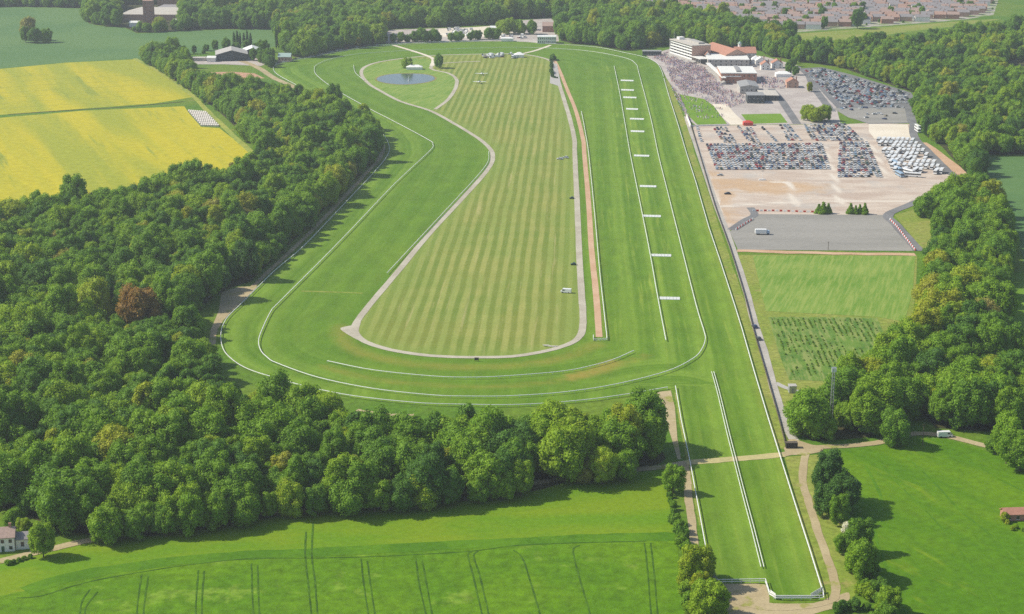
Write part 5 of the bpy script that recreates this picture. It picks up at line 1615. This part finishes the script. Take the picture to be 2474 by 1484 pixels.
for c in sorted(near_c, key=lambda c: (c[0], c[1], c[2])):
    bn, r, k, p, colr, rz = c
    cnt[(bn, r)] = cnt.get((bn, r), 0) + 1
    o = link(bpy.data.objects.new('parked_car', CARS[colr][1]))
    o.location = (p.x, p.y, 0.085); o.rotation_euler = (0, 0, rz)
    rw = 'nearest row' if r == 0 else nth(r + 1) + ' row back'
    tag(o, f'{colr} car, {nth(cnt[(bn, r)])} from left, {rw}, gravel park {bn}', 'car', 'cars parked on the gravel')
PNAMES = list(PAINTS)
ci = {n: i for i, n in enumerate(PNAMES)}
V, F, M = [], [], []
mats_all = [MATS['paint_' + n.replace(' ', '_')] for n in PNAMES] + [MATS['dark_glass'], MATS['tyre']]
mbx = MB()
for c in car_list:
    if id(c) in nid: continue
    src = CARS[c[4]][0]
    cs, sn = math.cos(c[5]), math.sin(c[5])
    b0 = len(mbx.v)
    zb = 0.12 if c[0] == 'upper' else 0.085
    mbx.v += [(c[3].x + x * cs - y * sn, c[3].y + x * sn + y * cs, z + zb) for x, y, z in src.v]
    mbx.f += [tuple(b0 + i for i in f) for f in src.f]
    mbx.m += [ci[c[4]] if m == 0 else len(PNAMES) - 1 + m for m in src.m]
o = mbx.build('parked_cars', mats_all)
tag(o, 'dense mass of parked cars in the upper and back car parks', 'cars', None, 'stuff')


# horseboxes and coaches
def horsebox(name, paint, L, H):
    mb = MB()
    mb.box(-1.2, 1.2, -L / 2, L / 2 - 1.9, 0.75, H, 0).box(-1.15, 1.15, L / 2 - 1.85, L / 2, 0.55, 1.55, 0)
    mb.box(-1.1, 1.1, L / 2 - 1.85, L / 2 - 0.05, 1.55, 2.5, 1, 0.95, 0.75).box(-1.05, 1.05, L / 2 - 1.8, L / 2 - 0.4, 2.5, 2.62, 0)
    mb.box(-1.21, 1.21, -L * 0.3, -L * 0.05, H - 1.0, H - 0.45, 1)
    mb.box(-1.0, 1.0, -L / 2 + .3, L / 2 - .5, 0.45, 0.76, 2)
    for y in (-L * 0.3, L / 2 - 1.0):
        for s in (-1, 1):
            k = 8
            vs = [(x, y + 0.46 * math.cos(6.283 * i / k), 0.46 + 0.46 * math.sin(6.283 * i / k)) for x in (s * 0.85, s * 1.18) for i in range(k)]
            mb.add(vs, [(i, (i + 1) % k, k + (i + 1) % k, k + i) for i in range(k)] + [tuple(range(k, 2 * k))], 2)
    return mb.mesh(name, [MATS['paint_' + paint.replace(' ', '_')], MATS['dark_glass'], MATS['tyre']])


def coach(name, paint, L=11.5, H=3.2):
    mb = MB()
    mb.box(-1.25, 1.25, -L / 2, L / 2, 0.45, 1.55, 0).box(-1.23, 1.23, -L / 2 + .05, L / 2 - .05, 1.55, 2.55, 1, 0.97, 0.99).box(-1.24, 1.24, -L / 2 + .03, L / 2 - .1, 2.55, H, 0, 0.92, 0.99)
    for y in (-L * 0.28, L * 0.33):
        for s in (-1, 1):
            k = 8
            vs = [(x, y + 0.5 * math.cos(6.283 * i / k), 0.5 + 0.5 * math.sin(6.283 * i / k)) for x in (s * 0.9, s * 1.27) for i in range(k)]
            mb.add(vs, [(i, (i + 1) % k, k + (i + 1) % k, k + i) for i in range(k)] + [tuple(range(k, 2 * k))], 2)
    return mb.mesh(name, [MATS['paint_' + paint.replace(' ', '_')], MATS['dark_glass'], MATS['tyre']])


HB = [horsebox('horsebox_body', 'white', 7.2, 3.3), horsebox('horsebox_body', 'white', 8.4, 3.5), horsebox('horsebox_body', 'silver', 7.2, 3.3), coach('coach_body', 'white')]
HBN = ['white horsebox', 'long white horsebox', 'silver horsebox', 'white coach']
q = [(2114, 338), (2204, 340), (2284, 424), (2158, 418)]
depth = (P(2114, 338) - P(2158, 418)).length
nrow = 9
for r in range(nrow):
    v = 1 - (r + 0.4) / nrow
    l, rr_ = in_quad(q, 0, v), in_quad(q, 1, v)
    nc = int((rr_ - l).length / 3.5)
    m = 0
    for k in range(nc):
        if rgc.random() < 0.1 or (r == 0 and rgc.random() < 0.3): continue
        m += 1
        t = rgc.choice([0, 0, 0, 1, 1, 2, 3])
        o = link(bpy.data.objects.new('horsebox' if t < 3 else 'coach', HB[t]))
        o.location = in_quad(q, (k + 0.5) / nc, v) + Vector((0, rgc.uniform(-.8, .8), 0.085))
        o.rotation_euler = (0, 0, R(-24) + math.pi + rgc.uniform(-.06, .06))
        rw = 'nearest row' if r == 0 else nth(r + 1) + ' row back'
        tag(o, f'{HBN[t]}, {nth(m)} from left in the {rw} of the lorry park', 'lorry', 'lorries on the right of the car park')
bc = coach('coach_body', 'pale blue')
for i, (x, y) in enumerate(((2163, 400), (2168, 414), (2172, 426))):
    o = link(bpy.data.objects.new('coach', bc)); o.location = P(x, y) + Vector((0, 0, .085)); o.rotation_euler = (0, 0, R(8))
    tag(o, f'pale blue coach, {("farthest", "middle", "nearest")[i]} of three at the left of the lorry park', 'coach', 'pale blue coaches')
wc = coach('coach_body', 'white')
for x, y, rz, lb in ((2193, 420, R(28), 'white coach angled at the front of the lorry park'), (2204, 428, R(70), 'white coach parked crossways at the front of the lorry park'), (2216, 312, R(2), 'white lorry on the access road by the trees'), (2216, 319, R(2), 'second white lorry behind on the access road')):
    o = link(bpy.data.objects.new('coach', wc)); o.location = P(x, y) + Vector((0, 0, .2)); o.rotation_euler = (0, 0, rz); tag(o, lb, 'coach')


# the few vehicles large enough to show parts
def big_vehicle(name, label, cat, loc, rz, paint, kind='van', L=5.4, Wd=2.0, H=2.3, z=0.1):
    e = empty(name, loc + Vector((0, 0, z)), rz)
    tag(e, label, cat)
    h = Wd / 2
    pm = MATS['paint_' + paint.replace(' ', '_')]
    b = MB()
    if kind == 'van':
        b.box(-h, h, -L / 2, L / 2 - 1.0, 0.35, H, 0, 0.9, 0.99).box(-h, h, L / 2 - 1.0, L / 2, 0.35, 1.15, 0, 0.94, 0.9)
        body = b.build('body', pm, e)
        MB().add([(-h * .9, L / 2 - 1.0, 1.2), (h * .9, L / 2 - 1.0, 1.2), (h * .82, L / 2 - 1.35, H - 0.05), (-h * .82, L / 2 - 1.35, H - 0.05), (-h * .9, L / 2 - 0.45, 1.16), (h * .9, L / 2 - 0.45, 1.16)], [(0, 4, 3), (1, 2, 5), (4, 5, 2, 3)]).build('windscreen', MATS['dark_glass'], e)
        for s in (-1, 1):
            MB().box(-0.02, 0.02, -0.5, 0.5, 0, 0.6).build('side_window', MATS['dark_glass'], e).location = (s * (h - 0.02), L / 2 - 1.7, 1.35)
    else:
        prof = [(-L / 2, 0.32), (-L / 2, 0.74), (-L / 2 + 0.18, 0.9), (L * 0.24, 0.92), (L / 2 - 0.1, 0.78), (L / 2, 0.62), (L / 2, 0.32)]
        n = len(prof)
        vs = [(-h, y, zz) for y, zz in prof] + [(h, y, zz) for y, zz in prof]
        b.add(vs, [tuple(range(n)), tuple(range(2 * n - 1, n - 1, -1))] + [(i, n + i, n + (i + 1) % n, (i + 1) % n) for i in range(n)])
        body = b.build('body', pm, e)
        MB().box(-h * .95, h * .95, -L * .40, L * .24, 0.905, H - 0.06, 0, 0.85, 0.6).build('windows', MATS['dark_glass'], e)
        MB().box(-h * .82, h * .82, -L * .28, L * .11, H - 0.055, H).build('roof', pm, e)
    for s in (-1, 1):
        MB().box(-.18, .18, -.04, .03, -.1, .1).build('headlight', MATS['galvanised'], e).location = (s * h * .7, L / 2, 0.72)
    wm = MB()
    k = 12
    for y in (-L * .3, L * .31):
        for s in (-1, 1):
            m = MB()
            m.add([(x, 0.34 * math.cos(6.283 * i / k), 0.34 * math.sin(6.283 * i / k)) for x in (-0.1, 0.1) for i in range(k)], [(i, (i + 1) % k, k + (i + 1) % k, k + i) for i in range(k)] + [tuple(range(k, 2 * k)), tuple(range(k - 1, -1, -1))])
            m.build('wheel', MATS['tyre'], e).location = (s * (h - 0.08), y, 0.34)
    return e


big_vehicle('white_van', 'white van parked on the striped infield near the pale road', 'van', P(1367, 708), R(75), 'white', 'van', 5.6, 2.1, 2.3, 0.13)
big_vehicle('white_car', 'white estate car on the infield, left of a silver car', 'car', P(1352, 386), R(80), 'white', 'car', 4.8, 1.9, 1.6, 0.13)
big_vehicle('silver_car', 'silver-green car on the infield beside the white estate car', 'car', P(1366, 383), R(70), 'silver', 'car', 4.6, 1.85, 1.6, 0.13)
big_vehicle('dark_car', 'dark blue car on the service road, farther of two', 'car', P(1823, 792), R(14), 'dark blue', 'car', 4.4, 1.8, 1.45, 0.13)
big_vehicle('dark_car', 'dark grey car on the service road, nearer of two', 'car', P(1832, 821), R(14), 'dark grey', 'car', 4.4, 1.8, 1.45, 0.13)
big_vehicle('white_van', 'white van driving on the lane below the right-hand wood', 'van', P(2281, 1056), R(-84), 'white', 'van', 6.2, 2.1, 2.4, 0.15)
big_vehicle('white_car', 'white car at the edge of the car park by the dirt bank', 'car', P(2325, 427), R(30), 'white', 'car', 4.6, 1.9, 1.6, 0.15)
big_vehicle('dark_car', 'dark car alone on the orange gravel below the car rows', 'car', P(1757, 470), R(88), 'black', 'car', 4.6, 1.9, 1.5, 0.1)
big_vehicle('silver_car', 'silver car alone at the left of the gravel car park', 'car', P(1739, 425), R(80), 'silver', 'car', 4.5, 1.9, 1.5, 0.1)
big_vehicle('dark_green_buggy', 'dark buggy on the infield beside the road, upper one', 'buggy', P(1381, 481), R(85), 'dark green', 'car', 3.2, 1.6, 1.5, 0.13)
big_vehicle('dark_green_buggy', 'dark buggy on the infield beside the road, lower one', 'buggy', P(1385, 641), R(85), 'dark green', 'car', 3.2, 1.6, 1.5, 0.13)
# trailer on tarmac, container by the yard
e = empty('site_trailer', P(1840, 567) + Vector((0, 0, .12))); tag(e, 'long white trailer standing alone on the grey tarmac yard', 'trailer')
MB().box(-4.2, 2.6, -1.25, 1.25, 0.8, 3.3).build('box_body', MATS['white_paint'], e)
MB().box(2.62, 4.6, -1.1, 1.1, 0.6, 2.5, tx=0.8).build('cab', MATS['paint_pale_blue'], e)
for x in (-3, -1.9, 3.6):
    for s in (-1, 1): MB().cyl(0, 0, -.15, .15, .5, .5, 10).build('wheel', MATS['tyre'], e).location = (x, s * 1.0, 0.5)
for o in e.children:
    if o.name.startswith('wheel'): o.rotation_euler = (math.pi / 2, 0, 0)
e = empty('dark_container', P(1911, 1082) + Vector((0, 0, .16)), R(2)); tag(e, 'black storage container where the service road meets the lane', 'container')
MB().box(-2.9, 2.9, -1.2, 1.2, 0, 2.6).build('box_body', MATS['black_paint'], e)
e.scale = (.8, .9, .85)
rib = MB().box(-.05, .05, -.06, .03, .1, 2.5).mesh('rib', MATS['fence_dark'])
for k in range(9): link(bpy.data.objects.new('rib', rib), e).location = (-2.6 + k * .65, -1.2, 0)
MB().box(-2.95, 2.95, -1.25, 1.25, 2.6, 2.72).build('roof', MATS['fence_dark'], e)
e = empty('concrete_block', P(1913, 948) + Vector((0, 0, .05)), R(2)); tag(e, 'pale blue equipment cabin beside the short mast track', 'cabin')
MB().box(-1.6, 1.6, -1.6, 1.6, 0, 3.2).build('body', MATS['galvanised'], e)
MB().box(-1.75, 1.75, -1.75, 1.75, 3.2, 3.4).build('roof', MATS['concrete'], e)
MB().box(-.5, .5, -.06, .02, 0, 2.1).build('door', MATS['grey_roof'], e).location = (0, -1.6, 0)

# parked row along the far rail
row_line = resample(W([(664, 156), (700, 147), (760, 136), (840, 119), (915, 110)], 4), 5.6)
cyc = ['silver', 'black', 'dark blue', 'white', 'dark grey', 'black', 'silver', 'dark green']
for i, p in enumerate(row_line):
    o = link(bpy.data.objects.new('parked_car', CARS[cyc[i % 8] if i % 3 else rgc.choice(COLW)][1]))
    o.location = p + Vector((0, 1.5, 0.02)); o.rotation_euler = (0, 0, R(80) if i < len(row_line) / 2 else R(96))
    tag(o, f'car parked outside the far rail, {nth(i + 1)} from left', 'car', 'cars parked along the far rail')
# vehicles by the top of the infield and in the far yard
k = 0
for (x0, x1, y0, y1, n, lab, grp) in ((1164, 1245, 132, 142, 34, 'vehicle at the top of the infield', 'vehicles at the top of the infield'), (1080, 1140, 72, 92, 44, 'vehicle in the far yard', 'vehicles in the far yard'), (1195, 1290, 88, 96, 14, 'vehicle behind the far rail', 'vehicles behind the far rail')):
    ps = sorted([(rgc.uniform(x0, x1), rgc.uniform(y0, y1)) for _ in range(n)])
    for i, (x, y) in enumerate(ps):
        t = rgc.random()
        me = VANS['white'][1] if t < 0.6 else CARS[rgc.choice(COLW)][1] if t < 0.85 else HB[0]
        o = link(bpy.data.objects.new('parked_vehicle', me))
        o.location = P(x, y) + Vector((0, 0, .12)); o.rotation_euler = (0, 0, rgc.uniform(0, 3.14))
        tag(o, f'{lab}, {nth(i + 1)} from left of the group', 'vehicle', grp)


# tents and marquees
def tent(label, loc, w, d, h, rh, rz=0, name='marquee', z=.12):
    e = empty(name, loc + Vector((0, 0, z)), rz); tag(e, label, 'tent')
    MB().box(-w / 2, w / 2, -d / 2, d / 2, 0, h).build('side_wall', MATS['canvas'], e)
    mb = MB(); hip(mb, w, d, h, rh, 0.25); mb.build('roof', MATS['canvas'], e)


tent('white marquee beside the tree on the pond bank', P(1001, 168), 16, 8, 2.6, 2.0)
tent('white tent at the right end of the infield vehicles', P(1254, 139), 10, 8, 3.0, 2.6)
tent('long white marquee between the lodges and the upper car park', on_axis(1875, 187, 14, 9), 15, 9, 3.0, 2.4)
tent('white peaked tent behind the white-roofed blocks', on_axis(1816, 154, 8, 8), 9, 9, 4.0, 4.0)
tent('white lorry-sized tent outside the far rail', P(1225, 100), 14, 7, 3.4, 1.2)
tent('small red tent at the top of the gravel car park', P(1806, 303), 8, 6, 2.5, 1.6)
for o in bpy.data.objects:
    if o.get('label', '').startswith('small red tent'):
        for c in o.children:
            c.data.materials.clear(); c.data.materials.append(MATS['red_plastic'])


# light aeroplanes
def plane(label, loc, rz):
    e = empty('light_aeroplane', loc + Vector((0, 0, .13)), rz); tag(e, label, 'aeroplane', 'light aeroplanes on the infield'); e.scale = (1.1, 1.3, 1.2)
    wp = MATS['white_paint']
    f = MB().tube((0, 2.9, 1.2), (0, 1.7, 1.35), .35, .58, 10).tube((0, 1.7, 1.35), (0, -0.8, 1.45), .58, .52, 10).tube((0, -0.8, 1.45), (0, -4.2, 1.6), .52, .14, 10)
    f.build('fuselage', wp, e)
    MB().add([(-5.8, 1.1, 1.25), (-5.8, .1, 1.25), (0, -.3, 1.05), (5.8, .1, 1.25), (5.8, 1.1, 1.25), (0, 1.4, 1.05)] + [(-5.8, 1.1, 1.4), (-5.8, .1, 1.36), (0, -.3, 1.22), (5.8, .1, 1.36), (5.8, 1.1, 1.4), (0, 1.4, 1.28)],
             [(0, 5, 2, 1), (5, 4, 3, 2), (6, 7, 8, 11), (11, 8, 9, 10), (0, 1, 7, 6), (1, 2, 8, 7), (2, 3, 9, 8), (3, 4, 10, 9), (4, 5, 11, 10), (5, 0, 6, 11)]).build('wing', wp, e)
    MB().box(-1.8, 1.8, -4.3, -3.5, 1.6, 1.7).build('tailplane', wp, e)
    MB().add([(-.06, -4.4, 1.65), (-.06, -3.2, 1.65), (-.06, -3.95, 3.0), (-.06, -4.5, 3.0), (.06, -4.4, 1.65), (.06, -3.2, 1.65), (.06, -3.95, 3.0), (.06, -4.5, 3.0)], [(0, 1, 2, 3), (7, 6, 5, 4), (0, 4, 5, 1), (1, 5, 6, 2), (2, 6, 7, 3), (3, 7, 4, 0)]).build('fin', wp, e)
    MB().box(-.5, .5, -.3, 1.3, 1.75, 2.3, tx=.7, ty=.6).build('canopy', MATS['dark_glass'], e)
    for x, y in ((-1.3, .5), (1.3, .5), (0, 2.2)):
        MB().tube((0, 0, .2), (0, 0, 1.2), .06, .06).box(-.1, .1, -.25, .25, 0, .5).build('wheel', MATS['tyre'], e).location = (x, y, 0)
    MB().box(-.9, .9, 2.95, 3.0, 1.12, 1.26).build('propeller', MATS['black_paint'], e)


plane('white light aeroplane on the infield, farther of the two', P(1163, 182), R(4))
plane('white light aeroplane on the infield, nearer of the two', P(1158, 202), R(-3))


# lattice mast
e = empty('lattice_mast', MAST); tag(e, 'grey lattice mast with floodlight head rising from the right-hand wood', 'mast')
MH = 25.5
for sx, sy in ((-1, -1), (1, -1), (1, 1), (-1, 1)):
    MB().tube((sx * .55, sy * .55, 0), (sx * .42, sy * .42, MH), .13, .11).build('leg', MATS['galvanised'], e)
for k in range(16):
    z0, z1 = MH * k / 16, MH * (k + 1) / 16
    w0, w1 = .55 - .17 * k / 16, .55 - .17 * (k + 1) / 16
    br = MB()
    for a, b in (((-1, -1), (1, -1)), ((1, -1), (1, 1)), ((1, 1), (-1, 1)), ((-1, 1), (-1, -1))):
        br.tube((a[0] * w0, a[1] * w0, z0), (b[0] * w1, b[1] * w1, z1), .06, .06, 4)
    br.build('bracing', MATS['galvanised'], e)
hd = MB().box(-1.0, 1.0, -.5, .5, MH, MH + .2).build('head_frame', MATS['galvanised'], e)
for sx in (-.7, 0, .7):
    MB().box(-.28, .28, -.2, .2, 0, 1.5).build('antenna_panel', MATS['white_weathered'], hd).location = (sx, -.5, MH - 1.6)
# poles by the lane
for i, (x, y, h) in enumerate(((2228, 1075, 9), (1982, 1120, 6), (2000, 604, 5))):
    e = empty('pole', P(x, y)); tag(e, ('wooden pole beside the lane below the dark wood', 'short pole at the top of the right hedgerow', 'dark post at the lower edge of the tarmac yard')[i], 'pole')
    MB().cyl(0, 0, 0, h, .16, .11, 8).build('shaft', MATS['bark'], e)
    MB().box(-.6, .6, -.06, .06, h - .5, h - .36).build('cross_arm', MATS['bark'], e)

# barriers (red and white blocks)
bw, br_ = [MB().box(-.85, .85, -.28, .28, 0, 1.0, ty=.55).mesh('barrier_block', MATS[m]) for m in ('white_paint', 'red_plastic')]
for line, lab, grp in (([(1820, 511), (1870, 511), (1930, 513), (1968, 514)], 'the row above the tarmac yard', 'barriers above the tarmac yard'), ([(2150, 532), (2165, 548), (2190, 580), (2212, 608)], 'the far end of the access road row', 'barriers along the access road'), ([(1778, 556), (1800, 542), (1820, 530)], 'the left end of the side road row', 'barriers along the side road')):
    pts = resample(W(line), 2.5)
    for i, p in enumerate(pts):
        red = i % 2
        o = link(bpy.data.objects.new('traffic_barrier', br_ if red else bw))
        o.location = p + Vector((0, 0, .18)); d = (pts[min(i + 1, len(pts) - 1)] - pts[max(i - 1, 0)]); o.rotation_euler = (0, 0, math.atan2(d.y, d.x))
        tag(o, f'{"red" if red else "white"} barrier block, {nth(i + 1)} from left in {lab}' if 'row above' in lab else f'{"red" if red else "white"} barrier block, {nth(i + 1)} from {lab}', 'barrier', grp)

# wrapped bales stacked at the rape field edge
a, b, c, d = P(452, 268), P(497, 272), P(531, 307), P(486, 306)
bm_ = MB().box(-.72, .72, -3.2, 3.2, 0, 1.3, tx=.9, ty=.95).mesh('bale', MATS['bale_wrap'])
for r in range(9):
    for k in range(9):
        u, v = (k + .5) / 9, (r + .5) / 9
        p = (a * (1 - u) + b * u) * (1 - v) + (d * (1 - u) + c * u) * v
        o = link(bpy.data.objects.new('wrapped_bale', bm_)); o.location = (p.x, p.y, .03); o.scale = (1.0, 1.0, 1); o.rotation_euler = (0, 0, R(6))
        tag(o, f'pale wrapped bale, {nth(k + 1)} from left in the {nth(r + 1)} row from the top', 'bale', 'pale bales at the yellow field edge')

# small white floodlight column on the gravel
e = empty('light_column', P(1841, 436)); tag(e, 'white light column on a white base in the middle of the gravel', 'lamp')
MB().box(-2.5, 2.5, -.7, .7, 0, .9, tx=.9).build('base', MATS['white_paint'], e)
MB().cyl(0, 0, .9, 6.5, .2, .14, 8).build('shaft', MATS['white_paint'], e)
MB().box(-.9, .9, -.2, .2, 6.5, 6.9).build('lamp_head', MATS['galvanised'], e)
# fountain nozzle in the pond
e = empty('fountain', P(987, 196) + Vector((0, 0, .2))); tag(e, 'small white fountain post in the pond', 'fountain')
MB().cyl(0, 0, -.3, .5, .9, .8, 10).build('base', MATS['white_weathered'], e)
MB().cyl(0, 0, .5, 5.0, .3, .12, 8).build('jet', MATS['white_paint'], e)
# timber pile at the infield bottom
e = empty('log_pile', P(1330, 838)); tag(e, 'small heap of sawn timber inside the near infield bend', 'timber')
for k in range(9):
    MB().tube((-1.6, 0, 0), (1.6, 0, 0), .16, .14, 7).build('log', MATS['bale_wrap'], e).location = (rgc.uniform(-2.5, 2.5), rgc.uniform(-1.4, 1.4), .28 + .25 * (k % 2))
e = empty('bend_marker', P(1151, 874)); tag(e, 'dark marker board on the grass below the infield road', 'sign')
MB().box(-1.0, 1.0, -.1, .1, .7, 2.0).build('board', MATS['fence_dark'], e)
for s in (-1, 1): MB().cyl(s * .8, .18, 0, 2.0, .08, .08, 6).build('leg', MATS['bark'], e)

# ================================================================ CROWD
rgp = random.Random(77)
PCOL = [(0.70, 0.62, 0.58), (0.06, 0.06, 0.08), (0.40, 0.38, 0.48), (0.75, 0.73, 0.72), (0.16, 0.18, 0.36), (0.60, 0.26, 0.24), (0.70, 0.52, 0.44), (0.30, 0.31, 0.33), (0.36, 0.38, 0.66), (0.78, 0.50, 0.52)]
pm = [plain('cloth_%d' % i, c, .9, .1, .1) for i, c in enumerate(PCOL)]
skin = plain('skin', (0.50, 0.32, 0.24), .7, .2, .05)
hair = plain('hair', (0.06, 0.04, 0.03), .8, .1, .1)
cr = MB()


def person_at(p, z):
    a = rgp.uniform(0, 6.28)
    s = rgp.uniform(.92, 1.08)
    c, sn = math.cos(a), math.sin(a)
    t = MB()
    top, leg = rgp.choice([0, 0, 1, 2, 3, 3, 4, 5, 6, 7, 8, 8, 9, 9]), rgp.choice([1, 2, 4, 7, 0, 3, 6, 9])
    t.box(-.19, -.02, -.12, .12, 0, .86, leg).box(.02, .19, -.12, .12, 0, .86, leg).box(-.25, .25, -.15, .15, .84, 1.46, top, 1.0, .8)
    t.box(-.33, -.25, -.09, .09, .80, 1.42, top).box(.25, .33, -.09, .09, .80, 1.42, top)
    t.box(-.10, .10, -.11, .11, 1.48, 1.70, 10).box(-.11, .11, -.08, .12, 1.62, 1.78, 11)
    b = len(cr.v)
    cr.v += [(p.x + (x * c - y * sn) * s, p.y + (x * sn + y * c) * s, z + zz * s) for x, y, zz in t.v]
    cr.f += [tuple(b + i for i in f) for f in t.f]
    cr.m += t.m


def fill_crowd(poly, n, z=.1):
    w = [(p.x, p.y) for p in W(poly)]
    x0, x1, y0, y1 = min(p[0] for p in w), max(p[0] for p in w), min(p[1] for p in w), max(p[1] for p in w)
    k = 0
    while k < n:
        xs, ys = np.array([rgp.uniform(x0, x1)]), np.array([rgp.uniform(y0, y1)])
        if pip(xs, ys, w)[0] and mnoise.noise(Vector((xs[0] * .12, ys[0] * .05, 0))) + rgp.uniform(-.5, .6) > 0:
            person_at(Vector((float(xs[0]), float(ys[0]), 0)), z); k += 1


fill_crowd([(1606, 152), (1624, 138), (1660, 150), (1700, 164), (1735, 196), (1752, 218), (1730, 232), (1650, 226), (1622, 200), (1612, 172)], 2900)
fill_crowd([(1575, 142), (1612, 128), (1622, 136), (1604, 152)], 170)
fill_crowd([(1716, 232), (1752, 216), (1795, 232), (1800, 250), (1760, 262), (1732, 252)], 420)
fill_crowd([(1646, 228), (1720, 232), (1742, 258), (1750, 285), (1690, 290), (1668, 270)], 170)
fill_crowd([(1618, 205), (1640, 228), (1668, 290), (1660, 290), (1630, 235)], 150)
fill_crowd([(1836, 188), (1880, 190), (1900, 205), (1895, 216), (1840, 212)], 260)
o = cr.build('race_crowd', pm + [skin, hair])
tag(o, 'dense crowd of racegoers on the apron before the grandstand', 'crowd', None, 'stuff')

# ================================================================ HAZE
hm = bpy.data.materials.new('haze_air')
hm.use_nodes = True
nt = hm.node_tree
nt.nodes.remove(nt.nodes["Principled BSDF"])
pv = nt.nodes.new("ShaderNodeVolumePrincipled")
pv.inputs["Color"].default_value = (0.86, 0.94, 1.0, 1)
pv.inputs["Density"].default_value = 0.000095
pv.inputs["Anisotropy"].default_value = 0.25
nt.links.new(pv.outputs[0], nt.nodes["Material Output"].inputs["Volume"])
hz = MB().box(-4100, 4100, -450, 8100, -1.0, 252.0).build('haze', hm)
tag(hz, 'pale summer haze over the whole racecourse', 'haze', None, 'stuff')
